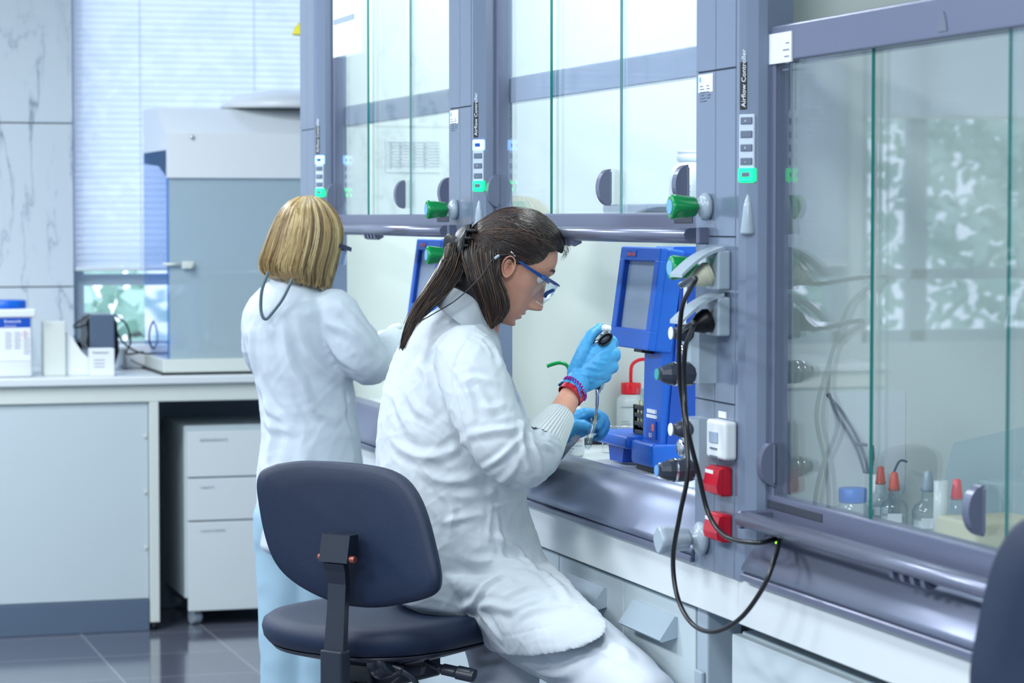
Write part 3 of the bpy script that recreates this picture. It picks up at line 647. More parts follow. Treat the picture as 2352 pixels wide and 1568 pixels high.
for k in range(3): MB().box((x0+.012, 9.344, z_-.04-.012*k), (x0+.05, 9.3452, z_-.042-.012*k)).build('print_line', M['ink'], t)
x0 = on_bench(206, 9.6); x1 = on_bench(262, 9.6); z_ = at(230, 722, y=9.6).z
t = thing('power_supply', 'dark upright power supply box on the back bench under the blind', 'power supply', ((x0+x1)/2, 9.62, .915))
MB().box((x0, 9.58, .915), (x1, 9.80, z_), .004).build('casing', M['plinth'], t)
MB().prism([(x1, .93), (x1+.02, .99), (x1+.012, z_-.03), (x1, z_-.01)], 9.6, 9.78, 'y').build('side_fins', M['dark'], t)
MB().prism([(x0, .99), (x0-.012, 1.02), (x0-.006, z_-.07), (x0-.012, z_-.03), (x0, z_-.01)], 9.6, 9.78, 'y').build('side_fins', M['dark'], t)
rs = random.Random(3)
for k, pts in enumerate(([(262, 722), (290, 745), (300, 785), (290, 812), (330, 808)], [(206, 722), (185, 735), (168, 748)], [(204, 742), (186, 750), (168, 752)], [(262, 742), (275, 775), (300, 800), (336, 812), (380, 806)], [(380, 722), (352, 738), (343, 770), (352, 800), (400, 818)], [(206, 812), (190, 795), (175, 775), (168, 772)], [(300, 826), (330, 840), (360, 842)])):
    tag(MB().tube(bez([at(a, b, y=9.56+.03*k) for a, b in pts]), .0035 if k < 5 else .002, 7).build('lead', M['cable'], None), ['black lead looping from the top right of the power supply', 'upper black lead leaving the power supply to the left', 'lower black lead leaving the power supply to the left', 'black lead sagging right from the power supply', 'black lead curving up inside the enclosure left side', 'thin black lead low left of the power supply', 'thin black lead lying on the bench before the enclosure'][k], 'cable')
# equipment blocks behind the cables
t = tag(MB().box((on_bench(285, 9.75), 9.75, .915), (on_bench(372, 9.75), 9.95, 1.0), .015).build('instrument_case', M['wplastic'], None), 'low white instrument case among the black leads on the bench', 'case')
# yellow lamp shade hanging left of the far column
p = at(706, 66, y=8.9)
t = thing('lamp_shade', 'yellow domed shade above the draught enclosure, cut off by the far column', 'lamp', p)
MB().lathe([(.062, -.012), (.060, -.006), (.052, .016), (.036, .032), (.012, .040)], p+Vector((.008, 0, -.01)), (0, 0, 1), 32).build('shade', M['yellow'], t)
MB().tube([p+Vector((.008, 0, .028)), p+Vector((.008, 0, ZC-p.z))], .004, 8).build('cord', M['wplastic'], t)
# ------------------------------------------------------------------ things in the middle hood
def C(px, py, Z): return at(px, py, Z=Z)
WT = .95
def instrument(label):
    t = thing('flash_instrument', label, 'instrument', (1.95, 5.2, WT))
    # trunk: box leaning back a little, front face towards the room (-x), side face towards the camera
    x0, x1, yn, yf = 1.89, 1.985, 5.07, 5.175
    MB().prism([(x0, .985), (x0+.004, 1.20), (x0+.02, 1.40), (x0+.03, 1.42), (x1, 1.42), (x1, .985)], yn, yf, 'y').build('trunk', M['blue'], t)
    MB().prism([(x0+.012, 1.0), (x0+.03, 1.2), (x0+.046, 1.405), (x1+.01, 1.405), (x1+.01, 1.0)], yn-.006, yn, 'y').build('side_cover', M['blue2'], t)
    MB().box((x0-.022, yn-.012, .962), (x1+.01, 5.19, 1.012), .008).build('foot', M['blue'], t)
    MB().box((x0-.030, 5.196, .990), (x0+.07, 5.40, 1.018), .008).build('rack_shelf', M['blue'], t)
    MB().prism([(5.26, .99), (5.36, .99), (5.35, .955), (5.27, .955)], x0-.012, x0+.05, 'x').build('shelf_support', M['blue2'], t)
    MB().box((x0-.012, yn, .951), (x1, 5.18, .962)).build('rubber_foot', M['dark'], t)
    # display head
    ya, yb = 5.06, 5.305; 
    a = Vector((1.868, 0, 1.205)); b = Vector((1.897, 0, 1.418)); up = (b-a).normalized(); n = Vector((-up.z, 0, up.x)); L = (b-a).length
    Mx = Matrix((up, Vector((0, 1, 0)), n)).transposed().to_4x4(); Mx.translation = a   # x'=up, y'=along, z'=out
    h = MB(); 
    def fr(u0, u1, y0, y1, z0, z1, bev=.004): h.box((u0, y0, z0), (u1, y1, z1), bev, M=Mx)
    fr(0, L, ya, yb, -.045, -.004, .006)
    fr(0, .042, ya, yb, -.008, .010); fr(L-.030, L, ya, yb, -.008, .010); fr(.038, L-.026, ya, ya+.030, -.008, .010); fr(.038, L-.026, yb-.030, yb, -.008, .010)
    hd = h.build('display_head', M['blue'], t)
    MB().box((.040, ya+.028, -.004), (L-.028, yb-.028, -.002), M=Mx).build('screen', M['screen'], t)
    MB().box((.040, yb-.0315, -.002), (L-.028, yb-.0285, .0085), M=Mx).build('screen_shadow_gap', M['blue2'], t)
    # name badge
    bd = MB().box((L-.023, yb-.105, .010), (L-.008, yb-.045, .0112), .0005, M=Mx).build('badge', M['blue2'], t)
    text('lettering', 'Isolera One', mat('badge_orange', (240, 110, 90), .5), bd, Mx @ Vector((L-.020, yb-.050, .0118)), (0, -1, 0), up, .009, .0004, xs=.85)
    MB().box((.0, 5.12, .0), (-.006, 5.17, -.03), .001, M=Mx).build('lower_latch', M['dark'], t)
    # side marks on the trunk
    MB().box((x0-.002, 5.095, 1.072), (x0+.002, 5.145, 1.080)).build('white_label', M['inkw'], t)
    MB().box((x0-.002, 5.092, 1.062), (x0+.002, 5.148, 1.069)).build('white_label', M['inkw'], t)
    MB().box((x0-.0025, 5.092, 1.018), (x0+.002, 5.148, 1.056)).build('dial_window', M['blue2'], t)
    MB().box((x0-.003, 5.10, 1.036), (x0+.002, 5.114, 1.050)).build('dial_mark', M['orange'], t)
    text('lettering', 'ISO', M['inkw'], t, (x0-.003, 5.130, 1.022), (0, -1, 0), (0, 0, 1), .009, .0003)
    MB().prism([(1.935, 1.24), (1.938, 1.345), (1.946, 1.345), (1.944, 1.27), (1.940, 1.235)], yn-.0085, yn-.006, 'y').build('side_slot', M['inkw'], t)
    return t
insA = instrument('blue instrument with grey screen in the middle hood, next to the red-capped bottle')
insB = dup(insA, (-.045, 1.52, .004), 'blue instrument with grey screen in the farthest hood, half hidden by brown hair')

def wash_bottle(px, y, pyb, r, H_, m, label, tubepx, band=None, Ztube=None):
    p = at(px, pyb, z=WT) if y is None else at(px, pyb, y=y); p.z = WT
    t = thing('wash_bottle', label, 'bottle', p)
    MB().lathe([(r*.9, .001), (r, .006), (r, H_*.82), (r*.93, H_*.9), (r*.6, H_*.97), (r*.58, H_)], p, (0, 0, 1)).build('bottle_body', M['frost'], t)
    MB().lathe([(r*.66, H_-.004), (r*.70, H_), (r*.70, H_+.020), (r*.66, H_+.023), (.006, H_+.024)], p, (0, 0, 1)).build('screw_cap', m, t)
    Z = (p-EYE).dot(_d)
    pts = [p+Vector((0, 0, H_+.02))]+[C(a, b, Z-.01) for a, b in tubepx]
    MB().tube(bez(pts, 10), [.0042]*(len(pts)*10-10)+[.0042] if False else .0042, 10).build('spout', m, t)
    return t, p
t, p = wash_bottle(1449, None, 1014, .0345, .117, M['redb'], 'wash bottle with bright red cap and spout, left of the blue instrument',
                   [(1449, 860), (1452, 838), (1466, 827), (1484, 824)])
fx = -_d; 
def wraptext(par, s, c, r, z, h, m, turn=0.0, nm='lettering'):
    """lettering lying on the camera side of a round bottle"""
    dirn = Vector((-_d.x, -_d.y, 0)).normalized(); xd = Vector((_r.x, _r.y, 0)).normalized()
    return text(nm, s, m, par, c+dirn*(r+.0006)-xd*r*.75+Vector((0, 0, z)), xd, (0, 0, 1), h, .0004)
wraptext(t, 'RENAISSANCE DE SEN', p, .0345, .082, .0042, M['ink'])
wraptext(t, 'nolok  -  Azlon', p, .0345, .012, .0085, M['inkb'])
for k in range(5): MB().box((-.024+.0, -.0352, .05-.006*k), (-.006+.004*(k % 2), -.0345, .0508-.006*k), M=Matrix.Translation(p) @ Matrix.Rotation(-YAW, 4, 'Z')).build('label_line', M['ink'], t)
t, p = wash_bottle(1307, None, 1047, .0345, .117, M['green'], 'wash bottle with green cap and spout behind the gloved hands',
                   [(1308, 860), (1303, 840), (1288, 833), (1270, 836), (1256, 841)])
wraptext(t, '   -  Azlon', p, .0345, .034, .0095, M['inkr'])
for k in range(3): wraptext(t, ['all wash bottles are labelled', 'safety wash bottle', 'vented closure'][k], p, .0345, .024-.006*k, .0036, M['ink'])
# black rack of tubes on the shelf of the instrument
t = thing('tube_rack', 'black tube rack standing on the blue shelf beside the instrument', 'rack', (1.91, 5.30, 1.018))
rk = MB(); rx0, rx1, ry0, ry1 = 1.900, 1.965, 5.195, 5.262
for z in (1.019, 1.037, 1.055, 1.072): rk.box((rx0, ry0, z), (rx1, ry1, z+.009), .001)
for a in (rx0, rx1-.006):
    for b in (ry0, ry1-.006): rk.box((a, b, 1.019), (a+.006, b+.006, 1.081))
rk.box((rx0, ry1-.004, 1.019), (rx1, ry1, 1.081)); rk.build('rack_frame', M['dark'], t)
for k, (xx, yy) in enumerate(((1.912, 5.250), (1.912, 5.229), (1.912, 5.208), (1.938, 5.248), (1.938, 5.225))):
    tt = thing('sample_tube', 'glass sample tube with yellow liquid, %s in the black rack' % ['frontmost on the left', 'second along the front', 'third along the front', 'at the back left', 'at the back middle'][k], 'tube', (xx, yy, 1.024), 'sample tubes in the black rack')
    MB().lathe([(.002, 0), (.006, .003), (.0075, .010), (.0075, .086)], (xx, yy, 1.030), (0, 0, 1), 16, caps=False).build('glass_wall', M['clear'], tt)
    MB().lathe([(.002, .001), (.0055, .004), (.0068, .010), (.0068, .060)], (xx, yy, 1.030), (0, 0, 1), 16).build('liquid', mat('pale_yellow_liquid', (214, 216, 170), .2), tt)
# wire rack
t = thing('wire_rack', 'thin wire tube rack behind the gloved left hand', 'rack', (1.9, 5.55, WT))
wr = MB(); Zw = 5.92
for py in (978, 990): wr.tube([C(1386, py, Zw), C(1462, py+2, Zw-.02)], .0012, 6)
for k in range(11): wr.tube([C(1388+7*k, 978, Zw), C(1392+7*k, 992, Zw-.05)], .0009, 5)
wr.tube([C(1385, 995, Zw-.02), C(1384, 1052, Zw-.02)], .0014, 6).tube([C(1384, 1050, Zw-.02), C(1430, 1056, Zw-.06)], .0014, 6).tube([C(1384, 1040, Zw-.02), C(1430, 1040, Zw-.06)], .0012, 6)
wr.build('wire', M['chrome'], t)
MB().tube([C(1386, 990, Zw-.02), C(1384, 1008, Zw-.02)], .003, 8).build('red_sleeve', M['inkr'], t)
tag(MB().box((1.95, 5.76, WT+.001), (2.3, 5.80, WT+.014), .003).build('rubber_strip', M['dark'], None), 'dark rubber strip on the worktop at the far side of the middle hood', 'strip')
# small vials on the near edge
for k, (px, py, h) in enumerate(((1517, 1116, .033), (1538, 1119, .026), (1586, 1135, .028))):
    p = at(px, py, z=.953 if k < 3 else .96); p.z = .951
    p = at(px, py, x=1.845); p.z = .951
    tt = thing('vial', ['small labelled vial before the blue foot, marked with a letter', 'small white-labelled vial beside the dark lower valve knob', 'small white vial nearest the service column edge'][k], 'vial', p)
    MB().lathe([(.0065, 0), (.007, .002), (.007, h*.62), (.0035, h*.75), (.0035, h*.82)], p, (0, 0, 1), 16).build('vial_glass', M['clear'], tt)
    MB().lathe([(.0073, .002), (.0073, h*.55)], p, (0, 0, 1), 16, caps=False).build('paper_label', M['paper'], tt)
    MB().lathe([(.0045, h*.8), (.0045, h), (.003, h*1.02)], p, (0, 0, 1), 12).build('stopper', M['wplastic'], tt)
    if k == 0: wraptext(tt, 'C', p, .0074, .007, .007, M['inkb'])
# wide bottle on a high shelf in the middle hood
a = at(1468, 468, y=5.55); b = at(1640, 468, y=5.55)
tag(MB().box((a.x, 5.50, a.z-.020), (b.x+.1, 5.80, a.z), .003).build('inner_shelf', M['metal'], None), 'blue-grey shelf inside the middle hood carrying the big white bottle', 'shelf')
p = at(1580, 467, y=5.60); p.z = a.z; 
t = thing('storage_bottle', 'big white plastic bottle on the shelf behind the middle sash', 'bottle', p)
r_ = .043
MB().lathe([(r_*.95, .001), (r_, .006), (r_, .058), (r_*.9, .078), (r_*.62, .092), (r_*.5, .096), (r_*.5, .104)], p, (0, 0, 1), 36).build('bottle_body', M['wplastic'], t)
MB().lathe([(r_*.56, .098), (r_*.60, .100), (r_*.60, .112), (r_*.55, .113), (r_*.55, .116), (r_*.58, .117), (r_*.58, .122)], p, (0, 0, 1), 36).build('cap', M['wplastic'], t)
for k in range(8): MB().box((-.030, -r_-.001, .040-.0042*k), (-.006-.003*(k % 3), -r_+.004, .0412-.0042*k), M=Matrix.Translation(p) @ Matrix.Rotation(-YAW+.2, 4, 'Z')).build('print_line', M['ink'], t)
# paper table on the far wall of the farthest hood
pt = lambda px, py: at(px, py, y=7.44)
t = thing('wall_chart', 'faint printed table taped inside the farthest hood', 'chart', pt(955, 400))
a = pt(893, 395); b = pt(1018, 318)
MB().box((a.x, 7.4735, a.z), (b.x, 7.4765, b.z)).build('sheet', M['inner'], t)
for k in range(9):
    z = b.z-.012-.0088*k; MB().box((a.x+.003, 7.4720, z), (b.x-.003, 7.4736, z+.0008)).build('table_line', M['ink'], t)
    for xx in (.012, .040, .082, .115): MB().box((a.x+xx, 7.4720, z-.005), (a.x+xx+.006+.003*(k % 2), 7.4736, z-.003)).build('table_entry', M['ink'], t)
# paper notice on the far sash
a = at(766, 125, x=1.73); b = at(817, 108, x=1.73); z1 = at(766, -60, x=1.73).z
t = tag(MB().box((1.729, a.y, (a.z+b.z)/2-.012), (1.7305, b.y, z1)).build('paper_notice', M['paper'], None), 'white paper notice with a grey band taped on the farthest sash', 'notice')
c = at(790, 45, x=1.73); MB().box((1.7283, a.y-.01, c.z-.008), (1.7292, b.y+.01, c.z+.008)).build('grey_band', M['gplastic'], t)

# ------------------------------------------------------------------ things in the nearest hood
def dropper(px, py, label, m, h, r, py_top):
    p = at(px, py, z=WT); 
    t = thing('reagent_bottle', label, 'bottle', p)
    MB().lathe([(r*.9, .001), (r, .006), (r, h*.48), (r*.85, h*.58), (r*.42, h*.68), (r*.36, h*.86), (r*.45, h*.87), (r*.45, h*.92)], p, (0, 0, 1)).build('glass_body', M['clear'], t)
    MB().lathe([(r*.86, .004), (r*.92, .008), (r*.92, h*.3)], p, (0, 0, 1)).build('liquid', M['frost'], t)
    MB().lathe([(r*.38, h*.86), (r*.40, h*.90), (r*.34, h*1.05), (r*.26, h*1.25), (r*.16, h*1.28)], p, (0, 0, 1), 20).build('rubber_teat', m, t)
    MB().box((-.014, -r-.0006, h*.16), (.010, -r+.003, h*.36), M=Matrix.Translation(p) @ Matrix.Rotation(-YAW, 4, 'Z')).build('paper_label', M['paper'], t)
    return t
dropper(2053, 1212, 'reagent bottle with orange rubber teat, left of the grey-topped one', M['orange'], .075, .024, 1065)
dropper(2022, 1196, 'reagent bottle with orange rubber teat, partly behind the glass pane edge', M['orange'], .075, .022, 1050)
dropper(2130, 1228, 'reagent bottle with grey rubber teat in the near hood', M['gplastic'], .085, .026, 1055)
dropper(2197, 1242, 'reagent bottle with bright red teat in the near hood', M['redb'], .080, .026, 1080)
p = at(1958, 1206, z=WT)
t = thing('media_bottle', 'glass bottle with wide blue cap, leftmost in the near hood', 'bottle', p)
MB().lathe([(.025, .001), (.028, .006), (.028, .030), (.023, .040), (.020, .044)], p, (0, 0, 1)).build('glass_body', M['clear'], t)
MB().lathe([(.0235, .040), (.0245, .042), (.0245, .063), (.0225, .065)], p, (0, 0, 1), 32).build('blue_cap', mat('cornflower_cap', (40, 116, 214), .4), t)
p = at(2012, 1188, z=WT)
t = thing('tool_beaker', 'white pot of lab tools in the near hood behind the blue-capped bottle', 'pot', p)
MB().lathe([(.020, .001), (.022, .003), (.023, .078), (.021, .079), (.020, .01)], p, (0, 0, 1), 28).build('pot', M['wplastic'], t)
Zp = (p-EYE).dot(_d)
for k, (px, py, lb) in enumerate(((1905, 903, 'long curved tongs standing in the white pot'), (1995, 1015, 'wide steel spatula standing in the white pot'), (2085, 1050, 'bent black stirring rod standing in the white pot'))):
    q = C(px, py, Zp)
    if k == 0:
        pts = bez([p+Vector((-.005, 0, .01)), C(1985, 1045, Zp), C(1940, 955, Zp), C(1900, 905, Zp)]); pt2 = bez([p+Vector((-.005, .0, .01)), C(1972, 1040, Zp), C(1925, 955, Zp), C(1904, 903, Zp)])
        m = MB().tube(pts, .0028, 8).tube(pt2, .0028, 8)
        m.tube([C(1962, 1018, Zp-.003), C(1992, 1022, Zp-.003)], .003, 8)
    elif k == 1: m = MB().tube(bez([p+Vector((0, .005, .01)), C(2003, 1090, Zp), C(2005, 1055, Zp), C(2003, 1022, Zp)]), [.003]*16+[.005]*16+[.008]*16+[.006], 10, flat=.25)
    else: m = MB().tube(bez([p+Vector((.005, 0, .01)), C(2055, 1080, Zp), C(2068, 1058, Zp), C(2084, 1060, Zp)]), .0022, 8)
    tag(m.build('lab_tool', M['plinth'], None), lb, 'tool')
p = at(2160, 1243, z=WT)
tag(MB().lathe([(.012, .001), (.012, .10)], p, (0, 0, 1), 20).build('measuring_cylinder', M['frost'], None), 'narrow frosted cylinder between the grey and the red teats', 'cylinder')
p = at(2290, 1262, z=WT)
tag(MB().box((p.x-.05, p.y-.02, WT+.001), (p.x+.09, p.y+.12, WT+.045), .006).build('cardboard_tray', mat('straw_card', (186, 184, 160), .7), None), 'straw-coloured tray at the right end of the near hood', 'tray')
p = at(2300, 1160, z=WT+.05)
bx = MB().box((p.x+.05, p.y+.1, WT+.001), (p.x+.13, p.y+.18, WT+.075), .004)
tag(bx.build('grey_case', M['acryl'], None), 'smoky grey case behind the straw tray in the near hood', 'case')
pc = at(1890, 1000, y=4.25)
tag(MB().prism([(1.90, WT+.001), (2.03, WT+.001), (2.05, 1.0), (2.05, 1.17), (1.90, 1.17)], 4.245, 4.25, 'y').build('white_board', M['wplastic'], None), 'white board leaning on the far wall of the near hood', 'board')
tag(MB().prism([(2.06, WT+.001), (2.20, WT+.001), (2.26, 1.09), (2.24, 1.11), (2.10, 1.085)], 4.15, 4.154, 'y').build('clear_shield', M['acryl'], None), 'tilted clear plastic shield behind the reagent bottles', 'shield')

# ------------------------------------------------------------------ lab chair
cfw = (Vector((_d.x, _d.y, 0)).normalized()*.83+_r*.56).normalized(); csd = Vector((cfw.y, -cfw.x, 0))   # faces away and right
def build_chair():
    base = C(878, 1405, 5.24); zs = base.z
    t = thing('lab_chair', 'dark blue swivel chair the brown-haired woman sits on', 'chair', (base.x, base.y, 0), 'lab chairs')
    c0 = Vector((base.x, base.y, 0))
    # seat
    R = []; n = 48
    def ring(s_, z):
        out = []
        for i in range(n):
            a = 2*PI*i/n; cx, cy = math.cos(a), math.sin(a); e = 2/2.7
            x_ = math.copysign(abs(cx)**e, cx)*.225*s_; y_ = math.copysign(abs(cy)**e, cy)*.215*s_
            out.append(c0+csd*x_+cfw*y_+Vector((0, 0, z-.016*(x_/.225)**2*(1 if z > zs-.03 else .6)*0+(.010*(x_/.225)**2))))
        return out
    for s_, z in ((.0, zs-.006), (.5, zs-.006), (.82, zs-.003), (.93, zs-.006), (.985, zs-.016), (1.0, zs-.030), (.985, zs-.046), (.95, zs-.056), (.90, zs-.060), (.0, zs-.062)): R.append(ring(max(s_, .001), z))
    MB().rings(R).build('seat', M['navy'], t)
    MB().rings([ring(.93, zs-.060), ring(.90, zs-.068), ring(.6, zs-.085), ring(.05, zs-.086)]).build('seat_pan', M['bplastic'], t)
    # backrest: outline traced in its own plane, bowed, 38 mm thick
    out = [(645, 1064), (690, 1058), (760, 1061), (830, 1068), (885, 1079), (930, 1102), (965, 1142), (990, 1192), (1010, 1250), (1025, 1300), (1029, 1335), (1018, 1358), (985, 1373), (930, 1386), (870, 1396), (820, 1397), (765, 1388), (710, 1362), (665, 1325), (638, 1280), (622, 1220), (612, 1150), (609, 1105), (618, 1078)]
    cb = C(815, 1225, 4.985); nb = -cfw
    pl = []
    for px, py in out:
        v = _d+_r*((px-1176)/FPX)-_u*((py-784)/FPX); k = (cb-EYE).dot(nb)/v.dot(nb); q = EYE+v*k; pl.append(((q-cb).dot(csd), (q-cb).z))
    pl = [(p.x, p.y) for p in bez([Vector((a, b, 0)) for a, b in pl]+[Vector((pl[0][0], pl[0][1], 0))], 4)[:-1]]
    rr = []
    def P(x_, z_, d_): return cb+csd*x_+Vector((0, 0, z_))-nb*(d_)-nb*(0.9*x_*x_)*-1.0*1.0+Vector((0, 0, 0))
    cxm = sum(p[0] for p in pl)/len(pl); czm = sum(p[1] for p in pl)/len(pl)
    for s_, d_ in ((.001, .0), (.35, .0), (.7, .001), (.9, .003), (.97, .008), (1.0, .018), (.985, .028), (.94, .035), (.6, .038), (.001, .038)):
        rr.append([P(cxm+(a-cxm)*s_, czm+(b-czm)*s_, d_) for a, b in pl])
    MB().rings(rr).build('backrest', M['navy'], t)
    # bracket and spine
    bc = C(766, 1258, 4.955)
    Mx = Matrix((csd, -nb, Vector((0, 0, 1)))).transposed().to_4x4(); Mx.translation = bc
    br = MB().prism([(-.006, -.027), (.030, -.027), (.030, .025), (.004, .025)], -.031, .036, 'x', M=Mx)
    brk = br.build('back_bracket', M['bplastic'], t)
    MB().lathe([(.006, -.040), (.007, -.036), (.007, .044), (.006, .048)], Mx @ Vector((0, .006, -.020)), csd, 16).build('hinge_bolt', mat('copper_bolt', (150, 86, 76), .35, metal=.6), brk)
    z_ = [-.03, -.045, -.07, -.12, -.20]; dy = [.004, .010, .016, .012, .004]
    sp = MB().rings([[Mx @ Vector((sx*w_, dy[i]+e_, z_[i])) for sx, e_ in ((-1, -.006), (1, -.006), (1, .008), (-1, .008))] for i, w_ in enumerate((.025, .024, .021, .021, .023))], smooth=False)
    sp.build('spine', M['bplastic'], t)
    MB().box((-.025, -.012, -.32), (.027, .018, -.195), .004, M=Mx).build('spine_sleeve', M['bplastic'], t)
    # mechanism
    c1 = Vector((c0.x, c0.y, zs-.085))
    Mm = Matrix((csd, cfw, Vector((0, 0, 1)))).transposed().to_4x4(); Mm.translation = c1
    mech = MB().box((-.06, -.12, -.055), (.06, .12, .0), .006, M=Mm).box((-.03, -.24, -.075), (.03, -.10, -.035), .005, M=Mm).build('tilt_mechanism', M['bplastic'], t)
    MB().prism([(.03, .0), (.17, .004), (.165, -.012), (.11, -.022), (.08, -.045), (.03, -.05)], -.10, -.085, 'y', M=Mm).build('side_bracket', M['bplastic'], mech)
    lv = [C(970, 1505, 5.12), C(985, 1522, 5.10), C(1003, 1533, 5.09), C(1012, 1535, 5.08)]
    l_ = MB().tube(bez(lv), .0045, 8).build('lever_rod', M['bplastic'], mech)
    a, b = C(1008, 1534, 5.08), C(1090, 1552, 5.05)
    MB().tube(bez([a, a.lerp(b, .1), a.lerp(b, .5), a.lerp(b, .93), b]), [.008]+[.0095]*16+[.0125]*16+[.015]*15+[.014]*16+[.008], 14, flat=.8).build('lever_paddle', M['bplastic'], mech)
    k = C(880, 1520, 5.06); MB().lathe([(.028, -.02), (.032, -.014), (.032, .012), (.024, .02)], k, (.5, -.6, .3), 16).build('tension_knob', M['bplastic'], mech)
    MB().tube(bez([k, C(925, 1540, 5.05), C(950, 1560, 5.05), C(965, 1590, 5.06)]), [.009]*16+[.006]*32+[.006], 8).build('bowden_cable', M['bplastic'], mech)
    MB().lathe([(.030, -.30), (.030, -.05), (.036, -.045), (.036, -.0)], (c0.x, c0.y, zs-.10), (0, 0, 1)).build('gas_column', M['plinth'], t)
    zc = zs-.40
    for k in range(5):
        a = 2*PI*k/5+.3; dv = Vector((math.cos(a), math.sin(a), 0))
        leg = MB().tube([c0+Vector((0, 0, .11)), c0+dv*.15+Vector((0, 0, .10)), c0+dv*.29+Vector((0, 0, .075))], [.028, .022, .016], 10).build('leg', M['bplastic'], t)
        MB().lathe([(.022, -.02), (.026, -.012), (.026, .012), (.022, .02)], c0+dv*.29+Vector((0, 0, .027)), dv.cross(Vector((0, 0, 1))), 16).build('caster', M['bplastic'], leg)
    MB().lathe([(.034, .07), (.034, .16), (.026, .18), (.026, zs-.38)], (c0.x, c0.y, 0), (0, 0, 1)).build('hub', M['bplastic'], t)
    return t, c0, zs
chair, chair_c, seat_z = build_chair()
# a second chair of the same kind stands close to the camera, its edge in view
chair2 = dup(chair, (0, 0, 0), 'dark chair cut off by the right edge of the photograph, close to the camera')
_cb = C(815, 1225, 4.985)-chair_c; _want = Vector((-.94, -.34, 0)).normalized()
_th = math.atan2(_want.y, _want.x)-math.atan2(cfw.y, cfw.x); chair2.rotation_euler = (0, 0, _th); chair2.scale = (1, 1, 1.135)
_rb = Matrix.Rotation(_th, 3, 'Z') @ Vector((_cb.x, _cb.y, 0)); _e = at(2240, 1225, x=1.46); _side = Vector((-_want.y, _want.x, 0)); _side = _side if _side.y > 0 else -_side
_ctr = Vector((_e.x, _e.y, 0))-_side*.195
chair2.location = (_ctr.x-_rb.x, _ctr.y-_rb.y, 0)
# ------------------------------------------------------------------ people: tools
RI = Vector((_r.x, _r.y, 0)); AW = Vector((_d.x, _d.y, 0)).normalized(); UP = Vector((0, 0, 1))
def loft(m, secs, n=32, capf=.6, mi=0):
    """secs: (centre, half-axis a, half-axis b); rounded ends"""
    rings = []
    def rg(c, a, b, s_): return [c+a*(s_*math.cos(2*PI*k/n))+b*(s_*math.sin(2*PI*k/n)) for k in range(n)]
    c0, a0, b0 = secs[0]; t0 = (secs[0][0]-secs[1][0]).normalized(); h0 = min(a0.length, b0.length)*capf
    for k in (0, 1, 2): an = PI/2*(k+.15)/3; rings.append(rg(c0+t0*h0*math.cos(an), a0, b0, math.sin(an)))
    for c, a, b in secs: rings.append(rg(c, a, b, 1))
    c1, a1, b1 = secs[-1]; t1 = (secs[-1][0]-secs[-2][0]).normalized(); h1 = min(a1.length, b1.length)*capf
    for k in (2, 1, 0): an = PI/2*(k+.15)/3; rings.append(rg(c1+t1*h1*math.cos(an), a1, b1, math.sin(an)))
    return m.rings(rings, True, mi)
def limb(m, pts, rad, n=16, flat=1.0, sub=5):
    """round tapering limb through the points, with ball ends"""
    P_ = bez(pts, sub); R_ = []
    for i in range(len(rad)-1):
        for k in range(sub): t = k/sub; t = t*t*(3-2*t)*.5+t*.5; R_.append(rad[i]*(1-t)+rad[i+1]*t)
    R_.append(rad[-1])
    d0 = (P_[0]-P_[1]).normalized(); d1 = (P_[-1]-P_[-2]).normalized()
    pre = [(P_[0]+d0*R_[0]*math.cos(a), R_[0]*math.sin(a)) for a in (.15, .6, 1.05)]; post = [(P_[-1]+d1*R_[-1]*math.cos(a), R_[-1]*math.sin(a)) for a in (1.05, .6, .15)]
    A = pre+list(zip(P_, R_))+post
    return m.tube([a for a, _ in A], [b for _, b in A], n, flat=flat)
def ball(m, c, a, b=None, cc=None, n=20):
    b = b or a; cc = cc or a; c = Vector(c); k = len(m.v)
    rr = [[c+Vector((a*math.sin(t)*math.cos(p), b*math.sin(t)*math.sin(p), cc*math.cos(t))) for p in [2*PI*i/n for i in range(n)]] for t in [PI*(j+.2)/(10.4) for j in range(11)]]
    return m.rings(rr)
def fuse(m, voxel, smooth=6, factor=.5):
    """weld overlapping shapes into one continuous skin"""
    me = bpy.data.meshes.new('tmp'); me.from_pydata([tuple(p) for p in m.v], [], m.f); me.update()
    bm = bmesh.new(); bm.from_mesh(me); bmesh.ops.recalc_face_normals(bm, faces=bm.faces); bm.to_mesh(me); bm.free()
    o = bpy.data.objects.new('tmp', me); COL.objects.link(o)
    md = o.modifiers.new('r', 'REMESH'); md.mode = 'VOXEL'; md.voxel_size = voxel; md.use_smooth_shade = True
    if smooth: sm = o.modifiers.new('s', 'SMOOTH'); sm.iterations = smooth; sm.factor = factor
    dg = bpy.context.evaluated_depsgraph_get(); out = bpy.data.meshes.new_from_object(o.evaluated_get(dg)); bpy.data.objects.remove(o)
    return out
def getv(me):
    a = np.empty(len(me.vertices)*3); me.vertices.foreach_get('co', a); return a.reshape(-1, 3)
def getn(me):
    a = np.empty(len(me.vertices)*3); me.vertex_normals.foreach_get('vector', a); return a.reshape(-1, 3)
def setv(me, v): me.vertices.foreach_set('co', v.ravel()); me.update()
def bvh_of(me):
    me.calc_loop_triangles()
    return BVHTree.FromPolygons([v.co.copy() for v in me.vertices], [tuple(p.vertices) for p in me.polygons])
